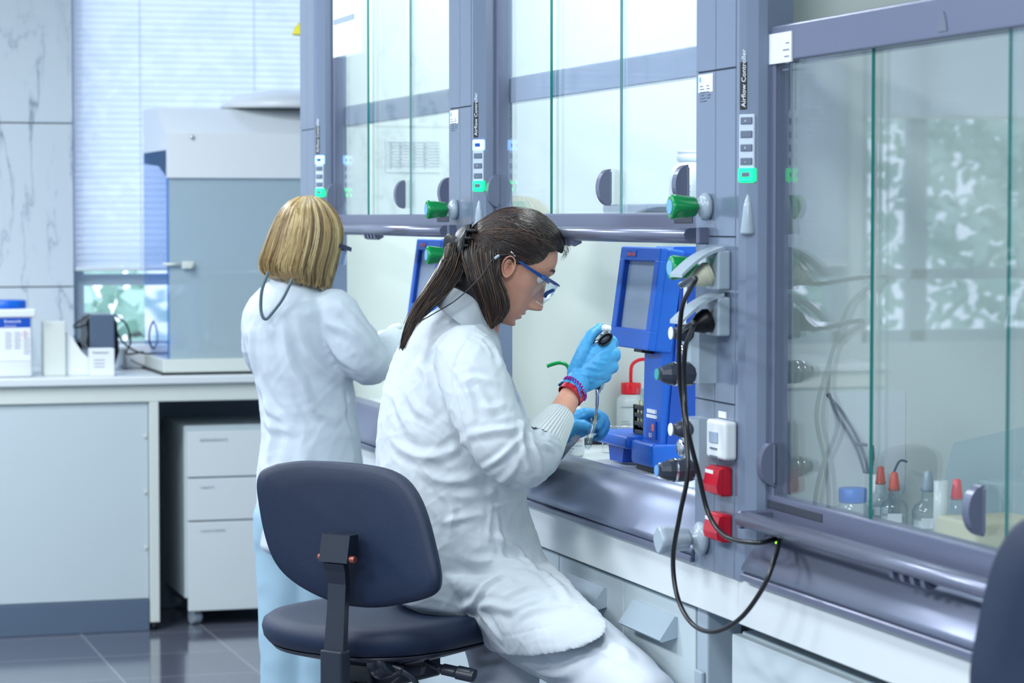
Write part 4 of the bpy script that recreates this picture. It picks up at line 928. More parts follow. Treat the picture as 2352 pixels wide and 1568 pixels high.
def seg_dist(V, P_):
    """distance of every vertex to a 3D polyline, and position along it 0..1"""
    best = np.full(len(V), 9.); par = np.zeros(len(V)); L = np.cumsum([0]+[np.linalg.norm(P_[i+1]-P_[i]) for i in range(len(P_)-1)]); T = L[-1]+1e-9
    for i in range(len(P_)-1):
        a, b = P_[i], P_[i+1]; ab = b-a; t = np.clip(((V-a)@ab)/(ab@ab+1e-12), 0, 1); d_ = np.linalg.norm(V-(a+t[:, None]*ab), axis=1)
        u_ = d_ < best; best[u_] = d_[u_]; par[u_] = (L[i]+t[u_]*np.sqrt(ab@ab))/T
    return best, par
def creases(me, folds):
    """raise soft cloth folds. folds: (pixel points on the garment, width m, height m); height<0 is a seam or valley"""
    bv = bvh_of(me); V = getv(me); N = getn(me); D = np.zeros(len(V))
    for pts, w_, h_ in folds:
        P_ = []
        for px, py in pts:
            v = (_d+_r*((px-1176)/FPX)-_u*((py-784)/FPX)).normalized(); hit = bv.ray_cast(EYE, v)
            if hit[0] is not None: P_.append(hit[0])
        if len(P_) < 2: continue
        P_ = np.array([tuple(p) for p in (bez(P_, 5) if len(P_) > 2 else P_)])
        d_, s_ = seg_dist(V, P_); env = np.sin(np.pi*np.clip(s_*.92+.04, 0, 1))**.6
        if h_ > 0: D += h_*env*(np.exp(-(np.sqrt(d_**2+(.25*w_)**2)-.25*w_)/w_*1.25)-.5*np.exp(-((d_-2.0*w_)/w_)**2))
        else: D += h_*env*np.exp(-(d_/w_)**2)
    setv(me, V+N*D[:, None]); return me
def ripple(me, amp, scale, seed=1, stretch=(1, 1, 1), ridged=0.0):
    rs = np.random.RandomState(seed); V = getv(me); N = getn(me); D = np.zeros(len(V)); W_ = V*np.array(stretch)
    for k in range(14):
        kv = rs.normal(size=3); kv /= np.linalg.norm(kv); f = scale*(.6+1.4*rs.rand()); ph = rs.rand()*6.28
        kv2 = rs.normal(size=3); a = np.sin(W_@kv*f+ph+1.8*np.sin(W_@kv2*f*.35)+1.1*np.sin(W_@rs.normal(size=3)*f*.6)); 
        if ridged: g = .5+.5*np.sin(W_@rs.normal(size=3)*f*.3+rs.rand()*6); a = a*(1-ridged)+ridged*((1-np.abs(a))**3*2-.5)*g*2
        D += a/14**.5
    setv(me, V+N*(amp*D)[:, None]); return me
def put(name, me, mats, parent, smooth=True):
    me.materials.clear()
    for m_ in (mats if isinstance(mats, (list, tuple)) else [mats]): me.materials.append(m_)
    me.name = name
    if smooth: me.polygons.foreach_set('use_smooth', [True]*len(me.polygons))
    return link(name, me, parent)
def merge(name, parts, mats, parent):
    """several meshes as one object (parts: mesh, material index)"""
    bm = bmesh.new()
    for me, mi in parts:
        k = len(bm.faces); bm.from_mesh(me); bm.faces.ensure_lookup_table()
        for f in bm.faces[k:]: f.material_index = mi; f.smooth = True
    out = bpy.data.meshes.new(name); bm.to_mesh(out); bm.free()
    for m_ in mats: out.materials.append(m_)
    return link(name, out, parent)
def mesh_of(m):
    me = bpy.data.meshes.new('t'); me.from_pydata([tuple(p) for p in m.v], [], m.f); me.update()
    bm = bmesh.new(); bm.from_mesh(me); bmesh.ops.recalc_face_normals(bm, faces=bm.faces); bm.to_mesh(me); bm.free(); return me
M['coat'] = mat('white_coat_cotton', (192, 201, 208), .85, bump=.12, bscale=1400, spec=.15)
M['coatb'] = mat('pale_coat_cotton', (194, 205, 215), .85, bump=.12, bscale=1400, spec=.15)
M['knit'] = mat('white_knit_cuff', (204, 211, 213), .9, spec=.1)
M['trous'] = mat('white_trousers', (204, 211, 220), .85, spec=.15)
M['trousb'] = mat('light_blue_trousers', (150, 180, 198), .85, spec=.15)
M['skin'] = mat('skin', (204, 150, 128), .5, sss=.12, var=.06, vscale=60, bump=.08, bscale=700, spec=.35)
M['skinarm'] = M['skin']
M['lip'] = mat('lips', (168, 92, 92), .4)
M['nitrile'] = mat('blue_nitrile', (70, 160, 215), .42, bump=.25, bscale=160, spec=.4)
M['hair'] = [mat('dark_brown_hair_%s' % n, c, .34, spec=.6) for n, c in (('a', (36, 27, 26)), ('b', (54, 40, 34)), ('c', (96, 69, 52)), ('d', (24, 19, 20)))]
M['hairb'] = [mat('blond_hair_%s' % n, c, .4, spec=.5) for n, c in (('a', (142, 116, 78)), ('b', (186, 162, 112)), ('c', (96, 76, 54)), ('d', (220, 202, 154)))]
M['lens'] = glassmat('spectacle_lens', (.82, .88, .93), ior=1.6)
M['gframe'] = mat('blue_spectacle_frame', (18, 62, 128), .2)
M['eye'] = mat('eye_white', (220, 214, 210), .2); M['iris'] = mat('iris', (50, 34, 26), .2)

def strands(m, paths, r0=.0006, r1=.0002, mats=4, rs=None, pick=None):
    """hair: each path becomes a fine three-sided tapering strand"""
    rs = rs or np.random.RandomState(1)
    for P_ in paths:
        n = len(P_); P_ = np.asarray(P_); T = np.gradient(P_, axis=0); T /= np.linalg.norm(T, axis=1)[:, None]+1e-9
        ref = np.array([.3, .5, .8]); A = np.cross(T, ref); A /= np.linalg.norm(A, axis=1)[:, None]+1e-9; B = np.cross(T, A)
        rr = r0+(r1-r0)*np.linspace(0, 1, n)**2; rr = rr*(.7+.6*rs.rand())
        V = np.concatenate([P_+(A*math.cos(a)+B*math.sin(a))*rr[:, None] for a in (0, 2.09, 4.19)]); k = len(m.v)
        mi = int(pick(P_)) if pick else rs.randint(mats)
        m.v += [tuple(p) for p in V]
        for j in range(3):
            j2 = (j+1) % 3
            for i in range(n-1): m.f.append((k+j*n+i, k+j*n+i+1, k+j2*n+i+1, k+j2*n+i)); m.m.append(mi); m.sm.append(True)
def build_raw(m, name, mats, parent):
    me = bpy.data.meshes.new(name); me.from_pydata(m.v, [], m.f)
    for x in mats: me.materials.append(x)
    me.polygons.foreach_set('material_index', m.m); me.polygons.foreach_set('use_smooth', m.sm); me.update()
    return link(name, me, parent)

class Head:
    """a head from side-view tables: rows (up, front, back, half width) in pixels of the photograph's scale"""
    def __init__(s, origin, fwd, up, k): s.o = Vector(origin); s.f = Vector(fwd).normalized(); s.s = None; s.u = Vector(up).normalized(); s.k = k; s.s = s.f.cross(s.u).normalized()
    def P(s, f, sd, u): return s.o+(s.f*f+s.s*sd+s.u*u)*s.k
    def table(s, rows, nu=150, nphi=144, feat=None, ex=2.25):
        rows = sorted(rows); us = np.array([r_[0] for r_ in rows]); tab = np.array([r_[1:] for r_ in rows], float)
        # even spacing along the outline
        t = np.linspace(0, 1, nu); U = us[0]+(us[-1]-us[0])*(.5-.5*np.cos(PI*t)); U = .5*U+.5*(us[0]+(us[-1]-us[0])*t); U.sort()
        def cub(x, y, xn):                                        # smooth interpolation
            from_ = np.interp(xn, x, y); h = (xn[1]-xn[0]); k_ = np.exp(-.5*(np.arange(-6, 7)/2.2)**2); k_ /= k_.sum()
            pad = np.concatenate([from_[:1].repeat(6), from_, from_[-1:].repeat(6)]); return np.convolve(pad, k_, 'valid')
        F_, B_, W_ = [cub(us, tab[:, i], U) for i in range(3)]
        G = np.zeros((nu, nphi, 3)); ph = np.linspace(0, 2*PI, nphi, endpoint=False)
        for i in range(nu):
            c = (F_[i]+B_[i])/2*.6+ (B_[i]+.5*(F_[i]-B_[i]))*.4; cx, cy = np.cos(ph), np.sin(ph)
            ca = np.sign(cx)*np.abs(cx)**(2/ex); sa = np.sign(cy)*np.abs(cy)**(2/ex)
            f = np.where(cx > 0, c+(F_[i]-c)*ca, c+(c-B_[i])*ca); G[i, :, 0] = f; G[i, :, 1] = W_[i]*sa; G[i, :, 2] = U[i]
        if feat: feat(G)
        return G
    def mesh(s, G, keep=None):
        nu, nphi, _ = G.shape; m = MB(); L = G.reshape(-1, 3); V = [s.P(*p) for p in L]; fs = []
        for i in range(nu-1):
            for j in range(nphi):
                j2 = (j+1) % nphi; q = (i*nphi+j, i*nphi+j2, (i+1)*nphi+j2, (i+1)*nphi+j)
                if keep is None or keep(L[list(q)].mean(axis=0)): fs.append(q)
        m.add(V, fs, 0, True)
        if keep is None:
            m.f += [tuple(range(nphi)), tuple(reversed(range((nu-1)*nphi, nu*nphi)))]; m.m += [0, 0]; m.sm += [True, True]
        return mesh_of(m)
def gauss(x, c, w_): return np.exp(-((x-c)/w_)**2)
def face_features(G, female=True):
    f, s_, u_ = G[..., 0], G[..., 1], G[..., 2]; front = 1/(1+np.exp(-(f-35)/8.))
    nose = np.interp(u_, [-56, -50, -46, -41, -35, -26, -9, 10, 28, 42], [0, 4, 14, 25, 33, 30.5, 21, 13, 6, 0])
    nw = np.interp(u_, [-52, -40, -30, -10, 20, 42], [15, 16, 13.5, 9, 7.5, 9]); G[..., 0] += front*nose*np.exp(-np.abs(s_/nw)**2.2)
    G[..., 0] += front*10*gauss(u_, -40, 8)*(gauss(s_, 16, 6)+gauss(s_, -16, 6))            # nostril wings
    G[..., 0] += front*(5*gauss(u_, -62, 6)-2.6*gauss(u_, -68.5, 2.2)+4*gauss(u_, -75, 5.5)-3.5*gauss(u_, -86, 6)+4*gauss(u_, -98, 8))*np.exp(-(s_/24)**4)
    G[..., 0] -= front*10*gauss(u_, 24, 13)*(gauss(s_, 34, 19)+gauss(s_, -34, 19))          # eye sockets
    G[..., 0] += front*5*gauss(u_, 47, 9)*(gauss(s_, 32, 24)+gauss(s_, -32, 24))            # brow
    G[..., 1] += front*np.sign(s_)*4*gauss(u_, -8, 18)*gauss(np.abs(s_), 60, 20)
def ear_mesh(H_, cf, cu, side, w0, Lh=27, Wh=17, tilt=.25):
    m = MB(); nr, nt = 26, 60; rings = []
    for i in range(nr+1):
        rho = i/nr; ring = []
        for j in range(nt):
            a = 2*PI*j/nt; ca, sa = math.cos(a), math.sin(a)
            wdt = Wh*(1.0-.22*max(0, -sa)) ; x = rho*ca*wdt; y = rho*sa*Lh
            back = .5-.5*ca                                                     # 1 on the rear edge
            top = max(0, sa)
            rim = 5.5*math.exp(-((rho-.90)/.09)**2)*max(back, top)**.5; valley = -3.2*math.exp(-((rho-.72)/.08)**2)*max(back, top*.8)
            anti = 2.5*math.exp(-((rho-.56)/.09)**2)*(.3+.7*back); r2 = math.hypot((x-1)/9, (y+3)/11); concha = -7.5*math.exp(-r2**2.4)
            tr = 4.5*math.exp(-((x-10)/3.5)**2-((y+3)/5)**2); lobe = 1.5*math.exp(-((y+22)/6)**2)
            h_ = 7+back*5+rim+valley+anti+concha+tr+lobe - (8 if rho > .985 else 0)
            fx = x*math.cos(tilt)-y*math.sin(tilt); uy = x*math.sin(tilt)+y*math.cos(tilt)
            ring.append(H_.P(cf+fx, side*(w0+h_), cu+uy))
        rings.append(ring)
    m.rings(rings, caps=False)
    last = rings[-1]; inner = [p-H_.s*(side*H_.k*12)+ (H_.P(cf, 0, cu)-H_.P(cf, 0, cu)) for p in last]
    m.rings([last, inner], caps=False)
    return mesh_of(m)
# ------------------------------------------------------------------ the seated woman with brown hair
hip = C(1090, 1360, 5.36)
W1 = thing('person', 'seated person with dark brown hair in a clip, pipetting in white coat and blue gloves', 'person', (hip.x, hip.y, 0))
k1 = 5.33/FPX
# vertical plane vectors of the picture at her place
yawh = math.radians(5); fh = (RI*math.cos(yawh)+AW*math.sin(yawh))
VU = UP
H1 = Head(C(1158, 620, 5.33), fh*.857-VU*.515, fh*.515+VU*.857, k1)
skull = [(-107, 58, 22, 6), (-104, 74, 8, 20), (-97, 84, -8, 33), (-84, 85, -28, 46), (-68, 88, -48, 55), (-50, 90, -68, 62), (-30, 90, -80, 67), (-10, 90, -90, 71), (10, 91, -95, 74), (28, 93, -98, 76), (45, 98, -100, 78), (60, 99, -99, 79), (80, 95, -95, 77), (101, 83, -84, 70), (118, 62, -68, 57), (130, 34, -46, 38), (135, 8, -22, 16), (136, -4, -10, 4)]
G = H1.table(skull, feat=face_features); head_me = H1.mesh(G)
tor_a = math.radians(22); TF = RI*math.cos(tor_a)+AW*math.sin(tor_a); TS = RI*math.sin(tor_a)-AW*math.cos(tor_a)     # facing, her right side
def torso_sec(py, L_, R_, side, Z, shrink=0.0, lean=0):
    c = C((L_+R_)/2, py, Z); hw = (R_-L_)/2*Z/FPX-shrink; side = side-shrink
    af = math.sqrt(max(.02**2, hw*hw-(side*math.sin(tor_a))**2))/math.cos(tor_a)
    return (c, TF*af, TS*side)
TZ = 5.36
tors = [(690, 1022, 1104, .056), (708, 1000, 1112, .070), (728, 972, 1122, .092), (748, 948, 1134, .118), (768, 930, 1145, .145), (795, 912, 1154, .170), (840, 892, 1162, .184), (900, 874, 1170, .186), (970, 865, 1180, .183), (1050, 860, 1196, .18), (1130, 860, 1208, .178), (1200, 864, 1225, .178), (1270, 872, 1250, .185), (1330, 882, 1282, .195), (1375, 900, 1300, .20), (1392, 930, 1300, .195)]
legN = [C(1115, 1350, 5.28), C(1250, 1440, 5.14), C(1385, 1530, 4.96), C(1480, 1612, 4.80)]
legF = [C(1110, 1338, 5.46), C(1150, 1440, 5.44), C(1158, 1560, 5.36), C(1130, 1700, 5.34)]
arm_pts = [C(1070, 822, 5.225), C(1094, 885, 5.17), C(1128, 975, 5.12), C(1186, 1052, 5.09), C(1232, 1040, 5.125), C(1248, 1010, 5.155)]
arm_rad = [.068, .070, .068, .062, .053, .041]
armF = [C(1075, 820, 5.50), C(1130, 930, 5.56), C(1190, 1045, 5.62), C(1250, 1020, 5.58), C(1300, 990, 5.52)]
# --- body: one continuous skin under the clothes, head included
bm_ = MB()
loft(bm_, [torso_sec(p, a, b, s_, TZ, .030) for p, a, b, s_ in tors[3:]], 40)
limb(bm_, [C(1075, 780, 5.35), C(1098, 720, 5.345), C(1118, 680, 5.34), H1.P(-15, 0, -15)], [.062, .050, .050, .052], 24)
limb(bm_, [p.copy() for p in arm_pts[:4]], [.045, .043, .040, .036]); 
fore = [arm_pts[3], C(1240, 1010, 5.15), C(1283, 955, 5.22), C(1316, 897, 5.28), C(1330, 872, 5.30)]
limb(bm_, fore, [.034, .030, .026, .0215, .020], 20)
limb(bm_, armF, [.045, .042, .036, .034, .022])
limb(bm_, legN, [.070, .066, .058, .050]); limb(bm_, [legN[-1], C(1470, 1850, 4.86), C(1430, 2200, 4.92)], [.05, .045, .032]); limb(bm_, legF, [.075, .068, .056, .048]); limb(bm_, [legF[-1], C(1090, 1900, 5.4), C(1060, 2080, 5.42)], [.048, .042, .03])
# hands inside the gloves
def hand_right(g):
    m = MB(); z = 5.30
    W_ = [C(1320, 856, z), C(1325, 866, z-.004), C(1331, 877, z-.002), C(1338, 888, z+.004)]
    K_ = [C(1404, 783, z+.002), C(1411, 812, z-.004), C(1407, 840, z-.001), C(1392, 862, z+.006)]
    for a, b, r0, r1 in zip(W_, K_, (.0165, .0165, .016, .0145), (.0128, .0132, .0125, .0115)): limb(m, [a, a.lerp(b, .5)-AW*.004, b], [r0+g, (r0+r1)/2+g+.002, r1+g], 14)
    F_ = [[K_[0], C(1408, 790, z+.030), C(1394, 800, z+.052), C(1378, 796, z+.050)],
          [K_[1], C(1412, 820, z+.030), C(1398, 826, z+.056), C(1380, 824, z+.052)],
          [K_[2], C(1407, 846, z+.030), C(1392, 850, z+.054), C(1374, 848, z+.050)],
          [K_[3], C(1392, 868, z+.028), C(1378, 870, z+.046), C(1364, 868, z+.044)]]
    for q, r0 in zip(F_, (.0112, .0116, .011, .0098)): limb(m, q, [r0+.0012+g, r0+g, r0*.92+g, r0*.8+g], 14)
    limb(m, [C(1322, 852, z), C(1338, 812, z-.006), C(1354, 775, z+.006), C(1378, 752, z+.026)], [.0175+g, .0150+g, .0120+g, .0098+g], 16)
    e_ = (K_[1]-W_[1]).normalized(); sd_ = (K_[3]-K_[0]); 
    loft(m, [(C(1330, 868, z-.003), (W_[3]-W_[0])*.50+sd_.normalized()*g, AW*(.0165+g)), (C(1350, 852, z-.006), sd_*.38, AW*(.0180+g)), (C(1374, 836, z-.008), sd_*.50, AW*(.0175+g)), (C(1394, 827, z-.006), sd_*.58, AW*(.0165+g)), (C(1405, 825, z-.001), sd_*.58, AW*(.0145+g))], 28, capf=.6)
    limb(m, [C(1318, 893, 5.285), C(1330, 868, 5.295)], [.0225+g*1.5, .0235+g], 20)
    return m
def hand_left(g):
    m = MB(); z = 5.50
    W_ = [C(1296, 968, z), C(1294, 978, z), C(1294, 990, z), C(1298, 1000, z+.006)]
    K_ = [C(1345, 948, z+.006), C(1356, 952, z+.022), C(1358, 966, z+.034), C(1352, 984, z+.042)]
    for a, b in zip(W_, K_): limb(m, [a, b], [.0175+g, .0125+g], 14)
    F_ = [[K_[0], C(1372, 950, z+.004), C(1381, 966, z-.002), C(1374, 980, z-.008)],
          [K_[1], C(1384, 956, z+.020), C(1389, 976, z+.012), C(1380, 993, z+.004)],
          [K_[2], C(1388, 966, z+.034), C(1391, 984, z+.026), C(1380, 1000, z+.016)],
          [K_[3], C(1378, 988, z+.044), C(1382, 1000, z+.034), C(1370, 1006, z+.026)]]
    for q, r0 in zip(F_, (.0100, .0102, .0098, .0088)): limb(m, q, [r0+.0012+g, r0+g, r0*.94+g, r0*.84+g], 14)
    limb(m, [C(1300, 994, z-.006), C(1322, 978, z-.020), C(1340, 976, z-.026), C(1356, 983, z-.022)], [.016+g, .0135+g, .0115+g, .0092+g], 16)
    ball(m, C(1322, 978, z+.004), .024+g, .014+g, .02+g)
    return m
body_me = fuse(bm_, .005, 4)
hr = fuse(hand_right(-.0022), .0022, 2); hl = fuse(hand_left(-.0022), .0022, 2)
earR = ear_mesh(H1, -3, 9, -1 if (H1.s.dot(AW) > 0) else 1, 77)
nearside = -1 if (H1.s.dot(AW) > 0) else 1
earL = ear_mesh(H1, -3, 9, -nearside, 77)
body = merge('body', [(body_me, 0), (head_me, 0), (hr, 0), (hl, 0), (earR, 0), (earL, 0)], [M['skin']], W1)
# --- gloves
gr = fuse(hand_right(.0), .0018, 7); ripple(gr, .00035, 160, 3)
creases(gr, [([(1308, 862), (1340, 876), (1372, 880)], .004, .0016), ([(1312, 848), (1345, 862), (1385, 860)], .004, .0014), ([(1350, 800), (1372, 812), (1400, 800)], .004, .0013), ([(1345, 815), (1365, 830), (1395, 835)], .003, .0011), ([(1330, 835), (1350, 842), (1380, 850)], .003, .0012), ([(1340, 790), (1352, 798), (1368, 800)], .003, .001), ([(1340, 800), (1352, 806), (1366, 808)], .003, .001)])
gm = MB(); ca, cb_ = C(1334, 868, 5.297), C(1314, 898, 5.285); 
def cuff_rings(a, b, ra, rb, fl, n=48, wav=.002, seed=0, th=.0012):
    d_ = (b-a).normalized(); s1 = d_.orthogonal().normalized(); s2 = d_.cross(s1); rr = []
    for i in range(13):
        t = i/12; r_ = ra+(rb-ra)*t+fl*t**4
        rr.append([a.lerp(b, t)+(s1*math.cos(2*PI*k/n)+s2*math.sin(2*PI*k/n))*(r_+wav*t*t*math.sin(5*2*PI*k/n+seed)+wav*.4*t*math.sin(9*2*PI*k/n+seed*2)) for k in range(n)])
    c_ = a.lerp(b, .97)
    rr.append([b.lerp(p, (p-b).length and max(.0, 1-th*2/((p-b).length))) for p in rr[-1]])
    return rr
gm.rings(cuff_rings(ca, cb_, .0236, .0275, .004, seed=1), caps=False)
merge('glove', [(gr, 0), (mesh_of(gm), 0)], [M['nitrile']], W1)
gl_ = fuse(hand_left(.0), .0018, 3); ripple(gl_, .0004, 150, 5)
creases(gl_, [([(1305, 965), (1330, 960), (1350, 950)], .003, .0013), ([(1310, 1000), (1335, 996), (1358, 998)], .003, .0014), ([(1330, 940), (1340, 955), (1342, 970)], .003, .0012)])
gm = MB(); gm.rings(cuff_rings(C(1312, 985, 5.505), C(1282, 995, 5.53), .025, .034, .003, seed=2), caps=False)
merge('glove', [(gl_, 0), (mesh_of(gm), 0)], [M['nitrile']], W1)
# --- lab coat
cm = MB()
loft(cm, [torso_sec(p, a, b, s_, TZ) for p, a, b, s_ in tors], 56, capf=.35)
limb(cm, arm_pts, [r_ for r_ in arm_rad], 28)
limb(cm, armF, [.064, .064, .056, .050, .034], 20)
def osec(px, py, Z, along, a, b):
    al = along.normalized(); s1 = (AW-al*AW.dot(al)).normalized(); s2 = al.cross(s1); return (C(px, py, Z), s1*a, s2*b)
al = (legN[2]-legN[0])
def tsec(x0, y0, x1, y1, Z, dep, tilt=0.0, Z1=None):
    p, q = C(x0, y0, Z), C(x1, y1, Z1 or Z); return ((p+q)/2, (q-p)/2, AW*dep+UP*tilt)
loft(cm, [tsec(960, 1300, 1262, 1290, 5.32, .17), tsec(1010, 1345, 1300, 1325, 5.30, .165, 0, 5.18), tsec(1050, 1390, 1338, 1368, 5.28, .16, .01, 5.06), tsec(1078, 1428, 1370, 1402, 5.26, .155, .015, 4.97), tsec(1100, 1458, 1394, 1426, 5.245, .15, .018, 4.92), tsec(1112, 1474, 1398, 1436, 5.24, .148, .018, 4.91)], 56, capf=.03)
limb(cm, [legN[0], legN[1], legN[1].lerp(legN[2], .45)], [.097, .094, .086], 28)
coat_me = fuse(cm, .0040, 7, .5)
ripple(coat_me, .0015, 30, 11, ridged=.7)
folds = [
 ([(1085, 770), (1062, 800), (1048, 830), (1040, 870), (1046, 915), (1062, 985), (1085, 1050), (1120, 1100)], .006, -.0035),   # armhole seam
 ([(1085, 772), (1110, 786), (1130, 815)], .006, .004), ([(1100, 770), (1135, 800), (1152, 840)], .009, .006),
 ([(1060, 850), (1100, 890), (1130, 950)], .010, .006), ([(1046, 850), (1075, 900), (1090, 960)], .008, .006),
 ([(1075, 1000), (1130, 990), (1180, 985), (1205, 968)], .010, .008), 
 ([(1110, 1075), (1150, 1050), (1190, 1010), (1205, 985)], .008, .008), ([(1200, 970), (1198, 1000), (1205, 1040), (1215, 1080)], .008, .010),
 ([(1205, 975), (1220, 1000), (1245, 1020), (1270, 1030)], .008, .008), ([(1205, 985), (1225, 1020), (1240, 1060), (1240, 1095)], .009, .008),
 ([(1150, 1110), (1180, 1080), (1200, 1040)], .009, .006), ([(1215, 960), (1240, 985), (1262, 1010), (1290, 1025)], .007, .006),
 ([(1095, 930), (1130, 940), (1165, 925)], .012, .005), ([(1060, 880), (1090, 870), (1140, 880)], .011, .005),
 # back
 ([(900, 830), (892, 880), (886, 940), (884, 1000), (884, 1060)], .004, -.002),
 ([(960, 835), (980, 860), (985, 900), (1000, 940)], .011, .007), ([(935, 880), (950, 930), (985, 960)], .011, .005),
 ([(905, 900), (925, 960), (950, 1000)], .013, .006), 
 ([(900, 1010), (940, 1040), (990, 1050), (1040, 1035), (1070, 1010)], .013, .009), ([(1015, 1130), (1040, 1170), (1035, 1220)], .010, .006),
 ([(960, 1060), (1000, 1100), (1050, 1105), (1100, 1090)], .013, .009), ([(1000, 1120), (1060, 1140), (1130, 1130), (1180, 1120)], .012, .008),
 ([(1015, 1200), (1060, 1190), (1110, 1180)], .009, .007),
 ([(1130, 1150), (1125, 1200), (1120, 1250)], .006, .004),
 ([(1060, 1275), (1090, 1290), (1160, 1288), (1220, 1300)], .012, .010), ([(1110, 1225), (1150, 1240), (1200, 1275), (1235, 1310)], .010, .008),
 ([(1060, 1395), (1090, 1380), (1120, 1340), (1150, 1320)], .010, .009),
 ([(1070, 1400), (1130, 1390), (1180, 1400), (1230, 1380)], .011, .009), ([(1100, 1410), (1130, 1440), (1150, 1470)], .009, .008),
 ([(1160, 1370), (1210, 1350), (1270, 1345)], .011, .008), ([(1180, 1420), (1230, 1400), (1300, 1395)], .011, .007), ([(1250, 1310), (1280, 1340), (1310, 1380)], .012, .006),
 ([(1150, 1462), (1190, 1455), (1250, 1440), (1310, 1425), (1360, 1418)], .003, -.002),
 ([(1120, 1170), (1150, 1160), (1200, 1150), (1235, 1140)], .006, .004), ([(1140, 1180), (1150, 1230), (1160, 1280)], .008, .006),
]
creases(coat_me, [(p_, w_*.72, h_*(.85 if h_ > 0 else 1.0)) for p_, w_, h_ in folds])
coat = put('lab_coat', coat_me, M['coat'], W1)
# collar band
cn = C(1078, 705, 5.34); ca_ = (RI*95-UP*72).normalized(); cz = ca_.cross(AW).normalized(); cz = cz if cz.z > 0 else -cz
cr = MB(); R = []
for h_, s_ in ((-.030, 1.10), (-.010, 1.02), (.010, .98), (.022, 1.0), (.024, .96), (.012, .92), (-.01, .93)):
    R.append([cn+cz*h_+ca_*(.058*s_*math.cos(a))+AW*(.066*s_*math.sin(a))+cz*(-.012*max(0, math.cos(a))) for a in [2*PI*i/48 for i in range(48)]])
cr.rings(R, caps=False)
fl = MB(); R = []                                          # turned-down collar leaf
for h_, s_ in ((.022, 1.02), (.012, 1.12), (-.012, 1.26), (-.034, 1.40), (-.036, 1.36), (-.012, 1.20), (.010, 1.08)):
    R.append([cn+cz*(h_-.004*max(0, math.cos(a)))+ca_*(.058*s_*math.cos(a))+AW*(.066*s_*math.sin(a)) for a in [2*PI*i/48 for i in range(48)]])
fl.rings(R, caps=False)
merge('collar', [(mesh_of(cr), 0), (mesh_of(fl), 0)], [M['coat']], coat)
# knit cuffs
def knit(a, b, ra, rb, n=336):
    m = MB(); d_ = (b-a).normalized(); s1 = d_.orthogonal().normalized(); s2 = d_.cross(s1); R = []
    for t, e in ((0, .0), (.06, .001), (.5, .0), (.93, .0), (1.0, -.0012), (1.0, -.004), (.8, -.004)):
        R.append([a.lerp(b, t)+(s1*math.cos(2*PI*k/n)+s2*math.sin(2*PI*k/n))*(ra+(rb-ra)*t+e+.0011*math.cos(2*PI*k*42/n)) for k in range(n)])
    m.rings(R, caps=False); m.build('cuff', M['knit'], coat)
knit(C(1236, 1028, 5.14), C(1287, 955, 5.224), .049, .0305); knit(C(1285, 992, 5.54), C(1300, 990, 5.52), .038, .030)
# --- trousers
tm = MB()
limb(tm, legN, [.088, .084, .074, .066], 28); limb(tm, [legN[-1], C(1472, 1850, 4.86), C(1432, 2180, 4.92)], [.066, .062, .052], 24)
limb(tm, legF, [.098, .088, .072, .062], 28); limb(tm, [legF[-1], C(1092, 1900, 5.4), C(1062, 2060, 5.42)], [.062, .058, .05], 24)
loft(tm, [(C(1090, 1330, 5.37), TF*.11, TS*.14), (C(1095, 1350, 5.37), TF*.11, TS*.14)], 30)
tro = fuse(tm, .006, 6); ripple(tro, .0016, 24, 4)
creases(tro, [([(1290, 1452), (1350, 1480), (1420, 1520), (1480, 1565)], .004, .0035), ([(1190, 1500), (1240, 1540), (1290, 1548), (1340, 1530)], .010, .008), ([(1170, 1490), (1230, 1500), (1290, 1490)], .011, .006), ([(1090, 1520), (1120, 1505), (1170, 1500)], .008, .006), ([(1080, 1545), (1120, 1530), (1160, 1530)], .009, .006), ([(1385, 1455), (1400, 1480), (1395, 1500)], .010, .005), ([(1420, 1480), (1440, 1505), (1435, 1525)], .010, .005)])
put('trousers', tro, M['trous'], W1)
for q, nm in ((C(1432, 2200, 4.92), 1), (C(1060, 2085, 5.40), 1)):
    q.z = .045; sh = MB(); loft(sh, [(q+TF*-.07, TS*.034, UP*.034), (q, TS*.038, UP*.034), (q+TF*.09-UP*.008, TS*.044, UP*.026), (q+TF*.16-UP*.016, TS*.034, UP*.018)], 20); put('shoe', fuse(sh, .006, 3), M['wplastic'], W1)
# --- hair
hairline = np.array([(-22, -30), (-20, 30), (-14, 34), (3, 37), (22, 35), (38, 38), (50, 50), (58, 62), (67, 80), (74, 92), (84, 101), (95, 104)])
cap_rows = [(-62, -10, -62, 62), (-45, 0, -78, 72), (-20, 20, -98, 80), (0, 40, -108, 84), (20, 60, -112, 86), (40, 80, -112, 88), (60, 96, -108, 88), (80, 98, -98, 86), (100, 94, -88, 81), (115, 89, -77, 73), (130, 80, -60, 61), (140, 66, -43, 48), (149, 42, -20, 30), (153, 26, -6, 10), (153.5, 16, 4, 3)]
Gc = H1.table(cap_rows, ex=2.1, nu=170, nphi=200)
def keep(p):
    f, s_, u_ = p
    if f < -22: return True
    lim = np.interp(f, hairline[:, 0], hairline[:, 1]); 
    if f > 60: lim = 101-(1-min(1, abs(s_)/60))*0+ (0 if abs(s_) < 50 else -(abs(s_)-50)*.9)
    return u_ > lim
cap_me = H1.mesh(Gc, keep)
full_cap = bvh_of(H1.mesh(Gc))
cc_ = H1.P(-8, 0, 45)
def proj(p, off=0.0):
    d_ = (Vector(p)-cc_); L = d_.length; h_ = full_cap.ray_cast(cc_, d_.normalized()); return (h_[0]+d_.normalized()*off) if h_[0] is not None else Vector(p)
rs = np.random.RandomState(5)
bmx = bmesh.new(); bmx.from_mesh(cap_me); edge = [v.co.copy() for v in bmx.verts if v.is_boundary]; bmx.free()
